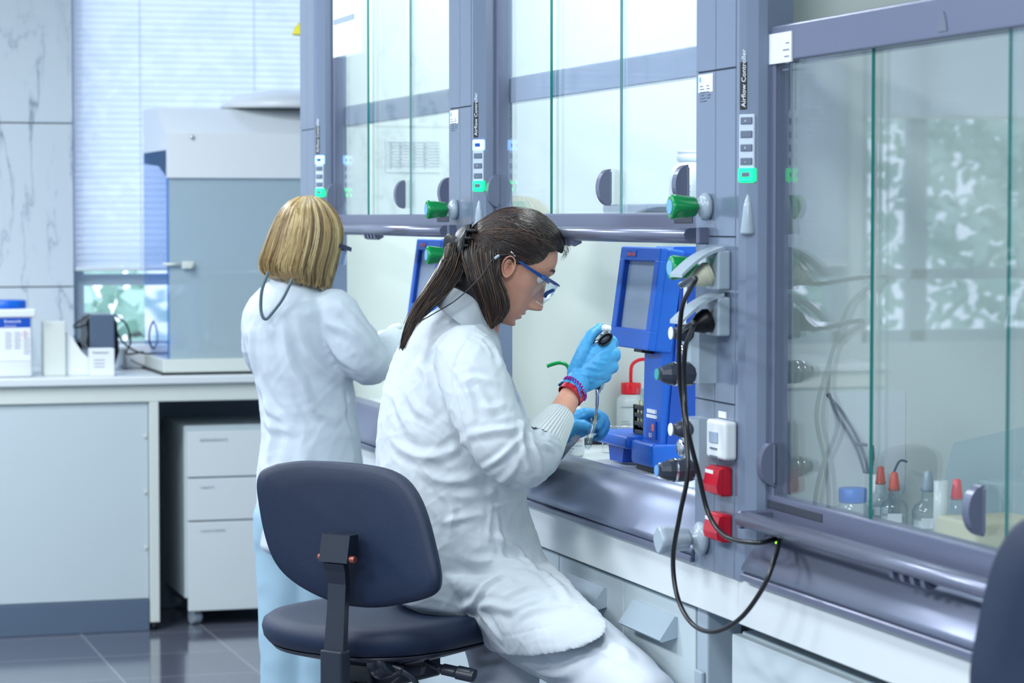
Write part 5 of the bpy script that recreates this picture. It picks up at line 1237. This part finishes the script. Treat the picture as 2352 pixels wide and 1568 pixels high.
loc = lambda p: np.array(((p-H1.o).dot(H1.f), (p-H1.o).dot(H1.s), (p-H1.o).dot(H1.u)))/k1
edge = [p for p in edge if loc(p)[0] > -18]
clip = H1.P(-112, 0, 44)
paths = []
for i in range(3600):
    s0 = edge[rs.randint(len(edge))]; l0 = loc(s0)
    if rs.rand() < .45:                                  # also start anywhere on the crown
        s0 = H1.P(rs.uniform(-60, 85), rs.uniform(-80, 80), rs.uniform(60, 150)); 
        if not keep(loc(proj(s0))): continue
    e = H1.P(-108+rs.normal()*3, nearside*abs(rs.normal())*20*(1 if rs.rand() < .8 else -1), 34+rs.normal()*22)
    # lower hair sweeps back behind the ear
    if l0[2] < 60 and abs(l0[1]) > 50: e = H1.P(-104+rs.normal()*3, nearside*(20+rs.rand()*30)*(1 if loc(s0)[1]*nearside > 0 else -1), 10+rs.rand()*30)
    off = rs.uniform(-.0006, .0022); P_ = []; nz = rs.normal(size=3)*.004
    n = 15
    for j in range(n):
        t = j/(n-1); q = s0.lerp(e, t); bulge = math.sin(PI*t); q = q+H1.u*(.012*bulge*(1 if l0[2] > 60 else .3))+Vector(nz)*bulge
        P_.append(np.array(proj(q, off*(1-.5*(t > .9))-.001*(t < .08))))
    paths.append(np.array(P_))
hm = MB(); strands(hm, paths, .00085, .0004, 4, rs, pick=lambda P_: rs.choice(4, p=(.36, .32, .12, .20)))
# loose hair: dark core volumes under fine strands
core = MB()
limb(core, [C(1078, 590, 5.33), C(1088, 640, 5.31), C(1118, 690, 5.29), C(1134, 722, 5.275)], [.045, .048, .028, .012], 20)
limb(core, [C(1045, 600, 5.335), C(1010, 650, 5.30), C(970, 702, 5.255), C(942, 748, 5.235)], [.028, .024, .018, .007], 18)
core_me = fuse(core, .005, 6)
def guided(gs, n, spread, r_=6):
    """gs: list of guide polylines (px, py, Z); random blends between neighbours"""
    out = []
    G_ = [np.array([tuple(p) for p in bez([C(*q) for q in g], 7)]) for g in gs]; L = min(len(g) for g in G_); G_ = [g[np.linspace(0, len(g)-1, 22).astype(int)] for g in G_]
    for i in range(n):
        a = rs.randint(len(G_)-1); t = rs.rand(); P_ = G_[a]*(1-t)+G_[a+1]*t
        tt = np.linspace(0, 1, 22)[:, None]; o_ = rs.normal(size=3)*spread; o2 = rs.normal(size=3)*spread*.6; ph = rs.rand()*6
        P_ = P_+o_*(1-.55*tt)+o2*np.sin(tt*5+ph)*.6; cut = rs.randint(17, 23) if rs.rand() < .4 else 22; out.append(P_[rs.randint(0, 4):cut])
    return out
tail = [[(1030, 560, 5.28), (1015, 610, 5.24), (985, 655, 5.235), (950, 705, 5.22), (930, 755, 5.215), (921, 798, 5.21)],
        [(1045, 580, 5.27), (1030, 630, 5.245), (1000, 680, 5.235), (965, 725, 5.22), (940, 760, 5.21), (925, 800, 5.21)],
        [(1055, 590, 5.28), (1040, 635, 5.25), (1012, 672, 5.24), (980, 708, 5.22), (952, 742, 5.215), (933, 775, 5.21)],
        [(1070, 600, 5.27), (1050, 638, 5.25), (1024, 670, 5.235), (998, 696, 5.23), (970, 722, 5.22), (944, 752, 5.21)]]
neck = [[(1070, 548, 5.30), (1066, 592, 5.262), (1076, 630, 5.245), (1092, 668, 5.245), (1108, 712, 5.25), (1124, 746, 5.25)],
        [(1092, 545, 5.29), (1090, 592, 5.256), (1100, 640, 5.235), (1112, 685, 5.235), (1122, 720, 5.24), (1130, 750, 5.245)],
        [(1116, 545, 5.28), (1114, 592, 5.25), (1125, 640, 5.235), (1138, 690, 5.232), (1140, 725, 5.24), (1130, 752, 5.245)],
        [(1136, 550, 5.275), (1137, 592, 5.249), (1140, 640, 5.238), (1156, 680, 5.232), (1160, 715, 5.236), (1142, 742, 5.24)],
        [(1142, 560, 5.275), (1142, 597, 5.249), (1144, 640, 5.24), (1162, 680, 5.236), (1167, 705, 5.238), (1152, 738, 5.24)]]
paths = guided(tail, 900, .0035)+guided(neck, 1300, .0032)
fly = guided([tail[0], tail[1]], 30, .007)+guided([neck[2], neck[4]], 30, .006)
strands(hm, paths+fly, .0008, .00035, 4, rs, pick=lambda P_: rs.choice(4, p=(.34, .34, .14, .18)))
# stray hairs at the forehead
wisps = []
for i in range(22):
    a = H1.P(84+rs.rand()*6, rs.uniform(-40, 40), 104+rs.rand()*20); q = [a, a+H1.f*.008+H1.u*.002*rs.normal(), a+H1.f*(.010+.004*rs.rand())-UP*(.004+.010*rs.rand()), a+H1.f*(.006*rs.rand())-UP*(.012+.012*rs.rand())]
    wisps.append(np.array([tuple(p) for p in bez(q, 4)]))
strands(hm, wisps, .00035, .00015, 4, rs)
hair_strands = bpy.data.meshes.new('hs'); hair_strands.from_pydata(hm.v, [], hm.f); hair_strands.polygons.foreach_set('material_index', hm.m); 
bmh = bmesh.new(); bmh.from_mesh(hair_strands)
for me_ in (cap_me, core_me):
    kf = len(bmh.faces); bmh.from_mesh(me_); bmh.faces.ensure_lookup_table()
    for f in bmh.faces[kf:]: f.material_index = 3
for f in bmh.faces: f.smooth = True
hme = bpy.data.meshes.new('hair'); bmh.to_mesh(hme); bmh.free()
for x in M['hair']: hme.materials.append(x)
link('hair', hme, W1)
# brow hair and eyes
br = []
for sd in (-1, 1):
    for i in range(110):
        t = rs.rand(); a = H1.P(99-14*t*t+1.5, sd*(12+42*t), 50+5*math.sin(PI*t)+rs.normal()*1.6); b = a+(H1.s*sd*.006+H1.u*.0015); br.append(np.array([tuple(a), tuple(a.lerp(b, .5)+H1.f*.0006), tuple(b-H1.f*.001)]))
hb = MB(); strands(hb, br, .0004, .0002, 1, rs); build_raw(hb, 'eyebrows', [M['hair'][1]], W1)
for sd in (-1, 1):
    e = MB(); ball(e, H1.P(74, sd*33, 24), .0118); eo = e.build('eye', M['eye'], W1)
    MB().lathe([(.0055, .0105), (.0045, .0116), (.001, .0120)], H1.P(74, sd*33, 24), H1.f-H1.u*.45, 16).build('iris', M['iris'], eo)
    el = MB(); R = []
    for a in np.linspace(.05, 1.0, 6): R.append([H1.P(74, sd*33, 24)+(H1.f*math.cos(b)*math.cos(a)+H1.s*math.sin(b)*math.cos(a)+H1.u*math.sin(a)).normalized()*.0128 for b in np.linspace(-1.2, 1.2, 14)])
    el.rings(R, caps=False, closed=False); el.build('eyelid', M['skin'], eo)
# --- claw clip
cl = MB(); loft(cl, [(C(1086, 511, 5.33), RI*.006+UP*.007, AW*.024), (C(1072, 524, 5.32), RI*.011+UP*.010, AW*.036), (C(1062, 548, 5.31), RI*.0150+UP*.004, AW*.044), (C(1058, 574, 5.305), RI*.0165, AW*.044), (C(1060, 598, 5.30), RI*.013-UP*.002, AW*.038), (C(1066, 614, 5.30), RI*.007-UP*.002, AW*.026)], 24, capf=.4)
for i in range(5):
    a = .1+.2*i; q = C(1080-24*math.sin(PI*a*.8), 520+85*a, 5.285-.01*math.sin(PI*a)); cl.tube([q, q+RI*.012-AW*.006-UP*.002, q+RI*.020-AW*.003-UP*.003], [.0056, .0042, .0015], 8)
clo = cl.build('hair_clip', M['dark'], W1)
for px, py, ax, rr_ in ((1031, 560, (-RI*.80-AW*.58+UP*.1), .0215), (1064, 532, (-RI*.55-AW*.45+UP*.70), .0215)):
    c = C(px, py, 5.29 if px < 1050 else 5.33)
    MB().lathe([(.003, -.0030), (rr_*.85, -.0026), (rr_, -.0006), (rr_, .0006), (rr_*.8, .0024), (.002, .0012)], c, ax, 32).build('clip_paddle', M['dark'], clo)
MB().tube([C(1036, 560, 5.295), C(1060, 560, 5.31)], .006, 10).build('clip_hinge', M['bplastic'], clo)
# --- safety spectacles
gt = MB()
def arm_s(sd):
    P_ = [H1.P(3, sd*83, 34), H1.P(28, sd*84, 31), H1.P(60, sd*82, 29.5), H1.P(84, sd*76, 29), H1.P(98, sd*66, 28)]
    gt.tube(bez(P_, 6), [.0022]*6+[.0028]*12+[.0044]*7, 10, flat=.5) if False else gt.rings([[p+H1.u*h_*w_+H1.s*sd*s_*.0014 for h_, s_ in ((-1, -1), (-1, 1), (1, 1), (1, -1))] for p, w_ in zip(bez(P_, 6), [.0022+.0024*(i/24) for i in range(25)])], smooth=False)
gt0 = gt; gt0.tube([H1.P(127-50*(abs(s_)/76)**2.3, s_, 33.5) for s_ in np.linspace(-76, 76, 41)], .0022, 8); spec = gt0.build('spectacles', M['gframe'], W1)
for sd in (-1, 1): gt = MB(); arm_s(sd); gt.build('temple', M['gframe'], spec)
ln = MB(); R = []
ss = np.linspace(-76, 76, 41)
for uu, wf in ((33, 1.0), (28, 1.0), (16, 1.0), (4, 1.0), (-8, .99), (-16, .93), (-22, .84), (-25, .70)):
    R.append([H1.P(126-50*(abs(s_)*wf/76)**2.3-.35*max(0, -uu)-(0 if abs(s_) > 16 else 0), s_*wf, uu+(0 if uu > -10 else 9*math.exp(-(s_/14)**2))) for s_ in ss])
ln.rings(R, caps=False, closed=False)
ln.build('lens', M['lens'], spec)
rim = MB(); rim.tube([H1.P(126.5-50*(abs(s_)*.70/76)**2.3-.35*25, s_*.70, -25+9*math.exp(-(s_/14)**2)) for s_ in ss], .0008, 6); rim.build('lower_edge', M['wplastic'], spec)
for sd in (-1, 1): MB().tube([H1.P(122, sd*10, 20), H1.P(112, sd*13, 6), H1.P(112, sd*14, -6)], .003, 10).build('nose_pad', M['gframe'], spec)
text('lettering', 'XO', mat('bright_blue_print', (60, 150, 240), .4), spec, H1.P(74, nearside*(83), 27), (H1.f*.93-H1.s*nearside*.36)*(1 if True else -1), H1.u, .0042, .0006)
cp = [H1.P(2, nearside*86, 34), H1.P(-8, nearside*87, 38), C(1138, 590, 5.235), C(1110, 628, 5.222), C(1075, 665, 5.215), C(1040, 694, 5.215), C(1000, 718, 5.20), C(965, 738, 5.20)]
MB().tube(bez(cp, 8), .0013, 6).build('neck_cord', M['cable'], spec)
MB().tube([H1.P(-2, nearside*87, 37), H1.P(-16, nearside*88, 42)], .0026, 8).build('cord_bead', M['chrome'], spec)
MB().tube([C(1146, 586, 5.228), C(1136, 594, 5.226)], .0028, 8).build('cord_bead', M['gplastic'], spec)
ball_ = MB(); ball(ball_, H1.P(4, nearside*82, -16), .0018); ball_.build('earring', mat('gold', (220, 190, 130), .2, metal=1), W1)
# --- bracelets
def band(name, a, b, r_, th, wd, m, tilt=(0, 0, 0), sx=1.0, parent=None):
    d_ = (b-a).normalized()+Vector(tilt); d_.normalize(); s1 = d_.cross(AW).normalized(); s2 = d_.cross(s1); o_ = MB(); c = a.lerp(b, .5)
    n = 64; R = [[c+d_*h_*wd+(s1*math.cos(2*PI*k/n)+s2*math.sin(2*PI*k/n)*sx)*(r_+e*th) for k in range(n)] for h_, e in ((-.5, 0), (-.5, 1), (.5, 1), (.5, 0))]
    R.append(R[0]); o_.rings(R, caps=False, smooth=False); return o_.build(name, m, parent or W1), c, d_, s1, s2
wa, wb_ = C(1306, 914, 5.262), C(1318, 896, 5.275)
bnd, bc_, bd_, bs1, bs2 = band('red_wristband', wa, wb_, .0262, .0012, .0125, M['red'], (.25*RI.x, .25*RI.y, .12))
for bodytxt, hh, off_, n0 in (('X FEST', .0075, .0006, -.9), ('BARCELONA', .0036, -.0052, -.75)):
    for i, ch in enumerate(bodytxt):
        ang = n0+i*(.30 if hh > .005 else .155); 
        s1_, s2_ = bs1, bs2; v_ = (-AW*math.cos(ang)+ (bd_.cross(-AW)).normalized()*math.sin(ang)); v_ = (v_-bd_*v_.dot(bd_)).normalized()
        xd = bd_.cross(v_); xd = xd if xd.dot(RI) > 0 else -xd; ud = -bd_ if bd_.dot(UP) < 0 else bd_
        text('lettering', ch, M['inkb'], bnd, bc_+v_*.0277+ud*off_, xd, ud, hh, .0003)
hc = MB(); c0_, c1_ = C(1316, 900, 5.27), C(1326, 884, 5.28); d_ = ((c1_-c0_).normalized()+RI*.35).normalized(); s1 = d_.cross(AW).normalized(); s2 = d_.cross(s1); pts = []
for i in range(26*12):
    a = 2*PI*i/(26*12); b = 26*a; rr_ = .0275+.0028*math.cos(b); pts.append(c0_.lerp(c1_, .5)+(s1*math.cos(a)+s2*math.sin(a))*rr_+d_*.0028*math.sin(b))
hc.tube(pts+[pts[0]], .0013, 6, caps=False); hc.build('spiral_bracelet', mat('purple_plastic', (150, 24, 150), .2), W1)
band('blue_band', C(1313, 908, 5.266), C(1321, 890, 5.277), .0272, .0014, .0035, mat('blue_rubber_band', (60, 110, 215), .4), (.9*RI.x, .9*RI.y, -.3))
# --- pipette (held)
pa, pb = C(1394, 762, 5.335), C(1368, 893, 5.335); ax = (pa-pb).normalized()
t = thing('pipette', 'adjustable pipette with dark head held in the right gloved hand', 'pipette', pb)
MB().lathe([(.0085, .0), (.011, .02), (.0125, .06), (.013, .10), (.0125, .112)], pb, ax, 24).build('handle', M['bplastic'], t)
el = MB(); ce = C(1390, 779, 5.288); Mx = Matrix((RI*.8+UP*.6, -RI*.6+UP*.8, -AW)).transposed().to_4x4(); Mx.translation = ce
R = [[Mx @ Vector((.0180*s_*math.cos(2*PI*k/36), .0100*s_*math.sin(2*PI*k/36), h_)) for k in range(36)] for s_, h_ in ((.8, -.014), (1, -.010), (1, .006), (.93, .012), (.86, .012), (.80, .006), (.1, .006))]
el.rings(R); hd_ = el.build('head', M['bplastic'], t)
MB().rings([[Mx @ Vector((.0125*s_*math.cos(2*PI*k/28), .0065*s_*math.sin(2*PI*k/28), h_)) for k in range(28)] for s_, h_ in ((1, .0065), (.96, .0085), (.1, .009))]).build('volume_window', M['knob'], hd_)
MB().lathe([(.008, 0), (.009, .002), (.009, .008), (.007, .010)], C(1373, 787, 5.305), (-AW*.8-UP*.3), 20).build('ejector_button', M['chrome'], t)
MB().lathe([(.004, 0), (.004, .012), (.0095, .013), (.0105, .017), (.0095, .023), (.004, .025)], C(1390, 774, 5.30), (C(1393, 752, 5.30)-C(1390, 774, 5.30)), 24).build('plunger', M['wplastic'], t)
MB().tube(bez([C(1382, 868, 5.335), C(1376, 890, 5.345), C(1373, 898, 5.35)], 6), [.0085]*7+[.006]*6, 14).build('nose_cone', M['gplastic'], t)
MB().tube(bez([C(1364, 886, 5.33), C(1371, 898, 5.34), C(1371, 930, 5.37), C(1369, 952, 5.385)], 8), [.003]*8+[.0038]*9+[.0030]*8, 12).build('ejector_shaft', M['chrome'], t)
MB().tube([C(1369, 948, 5.385), C(1367.5, 962, 5.39), C(1366, 985, 5.395)], [.0034, .0028, .0012], 12, caps=False).build('tip', glassmat('pale_yellow_tip', (.96, .95, .62), diff=.35, dcol=(.9, .88, .6)), t)
# --- test tube (held)
ta, tb = C(1366, 963, 5.395), C(1350, 1026, 5.375); ax = (ta-tb).normalized(); Lt = (ta-tb).length
t = thing('test_tube', 'small clear test tube pinched in the left gloved hand under the pipette tip', 'test tube', tb)
MB().lathe([(.0008, -.006), (.0045, -.004), (.0072, .001), (.0076, .008), (.0076, Lt-.010), (.0088, Lt-.005), (.0088, Lt), (.0075, Lt), (.0068, Lt-.008), (.0066, .008)], tb, ax, 28, caps=False).build('glass_wall', M['clear'], t)
MB().lathe([(.0008, -.004), (.004, -.002), (.006, .002), (.0064, .008), (.0064, .012)], tb, ax, 20).build('liquid', M['clear'], t)

# ------------------------------------------------------------------ the standing woman with blond hair
ZB = 6.6; kb = ZB/FPX
q = C(700, 1200, ZB)
W2 = thing('person', 'standing person with blond bob in white coat, seen from behind at the far hood', 'person', (q.x, q.y, 0))
ab = math.radians(58); BF = RI*math.cos(ab)+AW*math.sin(ab); BS = RI*math.sin(ab)-AW*math.cos(ab)
def bsec(py, L_, R_, dep, sh=0.0):
    c = C((L_+R_)/2, py, ZB); hw = (R_-L_)/2*kb-sh; return (c, RI*hw+AW*0, AW*(dep-sh))
bt = [(640, 632, 700, .055), (660, 598, 735, .085), (685, 572, 768, .105), (715, 560, 785, .12), (760, 558, 796, .125), (810, 566, 804, .125), (860, 582, 810, .12), (910, 594, 816, .115), (960, 600, 822, .115), (1000, 600, 828, .118), (1060, 592, 834, .125), (1120, 589, 836, .13), (1180, 590, 834, .13), (1250, 591, 822, .13)]
fb = (RI*math.cos(math.radians(30))+AW*math.sin(math.radians(30)))
H2 = Head(C(696, 572, ZB), fb*.98-UP*.2, UP*.98+fb*.2, kb*.98)
G2 = H2.table([(a*.80, b*.80, c*.80, d_*.76) for a, b, c, d_ in skull], feat=None); hd2 = H2.mesh(G2)
b2 = MB(); loft(b2, [bsec(*x, .025) for x in bt[1:-3]], 32); limb(b2, [C(690, 690, ZB), C(695, 640, ZB), C(703, 600, ZB)], [.06, .05, .05], 20)
armb = [C(768, 722, 6.56), C(812, 790, 6.53), C(846, 832, 6.55), C(878, 810, 6.68), C(900, 782, 6.78)]
armc = [C(612, 728, 6.66), C(606, 800, 6.72), C(640, 840, 6.85), C(760, 820, 6.95)]
limb(b2, armb, [.045, .042, .038, .03, .022]); limb(b2, armc, [.045, .04, .036, .028])
for x0_, x1_, x2_ in ((655, 650, 655), (735, 728, 722)):
    limb(b2, [C(x0_, 1200, ZB), C(x1_, 1450, ZB), C(x2_, 1800, ZB)], [.06, .048, .038]); f = C(x2_, 1800, ZB); f.z = .05; ball(b2, f, .04, .04, .04)
nose2 = MB(); ball(nose2, H2.P(80, 0, -24), .012, .012, .014)
merge('body', [(fuse(b2, .006, 4), 0), (hd2, 0), (fuse(nose2, .003, 2), 0)], [M['skin']], W2)
c2 = MB(); loft(c2, [bsec(*x) for x in bt], 48, capf=.25)
limb(c2, armb, [.066, .064, .060, .046, .036], 24); limb(c2, armc, [.064, .058, .052, .04], 20)
co2 = fuse(c2, .0056, 6, .5); ripple(co2, .0019, 22, 8, ridged=.6)
creases(co2, [([(680, 730), (700, 800), (740, 850), (790, 880)], .012, .008), ([(650, 750), (665, 830), (700, 900), (740, 940)], .013, .009), ([(745, 740), (800, 760), (850, 800)], .012, .010), ([(780, 700), (820, 740), (860, 790)], .009, .007), ([(735, 760), (780, 820), (820, 850)], .011, .008),
  ([(605, 965), (640, 985), (670, 990)], .010, .007), ([(610, 930), (625, 990), (618, 1040)], .014, .010), ([(595, 880), (620, 940), (660, 975)], .012, .009), ([(690, 870), (720, 940), (770, 965)], .011, .008),
  ([(796, 900), (800, 960), (812, 990)], .005, -.006), ([(812, 990), (830, 985), (836, 1000)], .005, .005), ([(575, 760), (585, 850), (600, 910)], .010, .007), ([(600, 1060), (615, 1120), (610, 1200)], .012, .006), ([(700, 1030), (690, 1120), (700, 1200)], .016, .006), ([(592, 1236), (640, 1240), (700, 1242)], .003, -.002), ([(740, 690), (735, 740), (742, 790)], .004, -.003)])
coat2 = put('lab_coat', co2, M['coatb'], W2)
m = MB(); c_ = C(678, 650, ZB-.0); m.rings([[c_+UP*h_+RI*(.062*s_*math.cos(2*PI*k/36))+AW*(.058*s_*math.sin(2*PI*k/36)) for k in range(36)] for h_, s_ in ((-.03, 1.25), (-.005, 1.05), (.022, .96), (.024, .92), (0, .96))], caps=False).build('collar', M['coatb'], coat2)
t2 = MB()
limb(t2, [C(657, 1180, ZB), C(655, 1320, ZB), C(650, 1500, ZB), C(654, 1850, ZB)], [.085, .072, .060, .052], 24); limb(t2, [C(735, 1180, ZB), C(728, 1320, ZB), C(722, 1500, ZB), C(722, 1850, ZB)], [.085, .074, .062, .052], 24)
tr2 = fuse(t2, .007, 4); ripple(tr2, .0022, 22, 9); put('trousers', tr2, M['trousb'], W2)
for x_ in (654, 722):
    f = C(x_, 1850, ZB); f.z = .045; sh = MB(); loft(sh, [(f-BF*.08, BS*.034, UP*.034), (f, BS*.038, UP*.034), (f+BF*.10-UP*.01, BS*.042, UP*.024), (f+BF*.16-UP*.016, BS*.03, UP*.018)], 20); put('shoe', fuse(sh, .006, 3), M['wplastic'], W2)
# gloved hand, small in the picture
hd3 = MB(); c = C(882, 776, 6.80)
for i in range(4): limb(hd3, [c+UP*(.006-.008*i), c+RI*.03+UP*(.012-.009*i)+AW*.01, c+RI*.055+UP*(.004-.010*i)+AW*.03, c+RI*.060-UP*(.01+.01*i)+AW*.045], [.013, .011, .010, .008], 12)
limb(hd3, [c-UP*.01, c+RI*.02+UP*.022-AW*.01, c+RI*.04+UP*.03], [.014, .011, .009], 12); limb(hd3, [c-RI*.03-UP*.02, c], [.024, .022], 14)
put('glove', fuse(hd3, .003, 2), mat('white_glove', (214, 222, 226), .5), W2)
# hair: bob
rs2 = np.random.RandomState(9)
hs = [(448, 706, 716, .012), (452, 688, 728, .035), (462, 668, 748, .062), (478, 650, 763, .082), (500, 636, 778, .098), (525, 624, 786, .106), (550, 615, 786, .108), (575, 607, 782, .108), (600, 600, 774, .106), (622, 598, 768, .100), (640, 612, 764, .092)]
shell = MB(); shell.rings([[C((a+b)/2, py, ZB)+RI*((b-a)/2*kb*.93*math.cos(2*PI*k/60))+AW*(dep*math.sin(2*PI*k/60)) for k in range(60)] for py, a, b, dep in hs])
sh_me = fuse(shell, .005, 3)
hsm = MB(); ys = np.array([h_[0] for h_ in hs]); La = np.array([h_[1] for h_ in hs]); Ra = np.array([h_[2] for h_ in hs]); Da = np.array([h_[3] for h_ in hs])
paths2 = []
for i in range(3600):
    th = rs2.uniform(0, 2*PI)
    part = abs(math.cos(th)); y0 = 452+rs2.rand()**2*60; y1 = 640+18*math.sin(th*1.0+.4)*(-1 if math.sin(th) > 0 else 1)*.0+ 16*math.cos(th)+1+rs2.normal()*5
    P_ = []; wob = rs2.normal()*.03; off = rs2.uniform(-.004, .0035); ph = rs2.rand()*6
    tips = rs2.normal()*.004
    for j in range(18):
        t = j/17; py = y0+(y1-y0)*t; yq = min(py, 640)
        a, b, dd = np.interp(yq, ys, La), np.interp(yq, ys, Ra), np.interp(yq, ys, Da)
        th_ = th+wob*math.sin(3*t+ph)
        hwid = (b-a)/2*kb+off+tips*t*t; w_ = 1-.10*max(0, t-.85)/.15
        P_.append(np.array(C((a+b)/2, py, ZB)+RI*(hwid*w_*math.cos(th_))+AW*((dd+off)*w_*math.sin(th_))))
    # keep the face clear
    fr0 = (Vector(P_[9])-H2.o).dot(H2.f)/kb
    if fr0 > 62 and abs((Vector(P_[9])-H2.o).dot(H2.s)/kb) < 55: 
        P_ = P_[:6]
    paths2.append(np.array(P_))
clump = rs2.rand(64)
def pk(P_):
    a = math.atan2((Vector(P_[3])-H2.o).dot(AW), (Vector(P_[3])-H2.o).dot(RI)); c = clump[int((a+PI)/(2*PI)*63.9)]
    base = (.55*c+.45*rs2.rand()); return 3 if base > .74 else 1 if base > .46 else 0 if base > .24 else 2
strands(hsm, paths2, .0012, .0006, 4, rs2, pick=pk)
bmh = bmesh.new(); tmp = bpy.data.meshes.new('t'); tmp.from_pydata(hsm.v, [], hsm.f); tmp.polygons.foreach_set('material_index', hsm.m); bmh.from_mesh(tmp)
kf = len(bmh.faces); bmh.from_mesh(sh_me); bmh.faces.ensure_lookup_table()
dele = []
for f in bmh.faces[kf:]:
    f.material_index = 0; c = f.calc_center_median()
    if (c-H2.o).dot(H2.f)/kb > 60 and (c-H2.o).dot(H2.u)/kb < 50: dele.append(f)
bmesh.ops.delete(bmh, geom=dele, context='FACES')
for f in bmh.faces: f.smooth = True
hme = bpy.data.meshes.new('hair'); bmh.to_mesh(hme); bmh.free()
for x in M['hairb']: hme.materials.append(x)
link('hair', hme, W2)
s2m = mat('dark_blue_frame', (16, 26, 70), .3)
s2o = MB().tube([H2.P(108-44*(abs(s_)/66)**2.3, s_, 20) for s_ in np.linspace(-66, 66, 25)], .004, 8).build('spectacles', s2m, W2)
for sd in (-1, 1): MB().rings([[p+H2.u*h_*.005+H2.s*sd*s_*.0016 for h_, s_ in ((-1, -1), (-1, 1), (1, 1), (1, -1))] for p in bez([H2.P(0, sd*74, 22), H2.P(50, sd*76, 20), H2.P(80, sd*69, 19), H2.P(96, sd*57, 18)], 5)], smooth=False).build('temple', s2m, s2o)
ln = MB(); ss = np.linspace(-66, 66, 25)
ln.rings([[H2.P(108-44*(abs(s_)/66)**2.3, s_, uu) for s_ in ss] for uu in (20, 0, -18)], caps=False, closed=False); ln.build('lens', M['lens'], s2o)
MB().tube(bez([C(616, 625, 6.46), C(602, 665, 6.455), C(599, 705, 6.455), C(603, 726, 6.452), C(612, 732, 6.452), C(628, 715, 6.455), C(650, 685, 6.455), C(672, 640, 6.46)], 8), .0042, 8).build('neck_cord', mat('slate_cord', (70, 92, 104), .4), s2o)
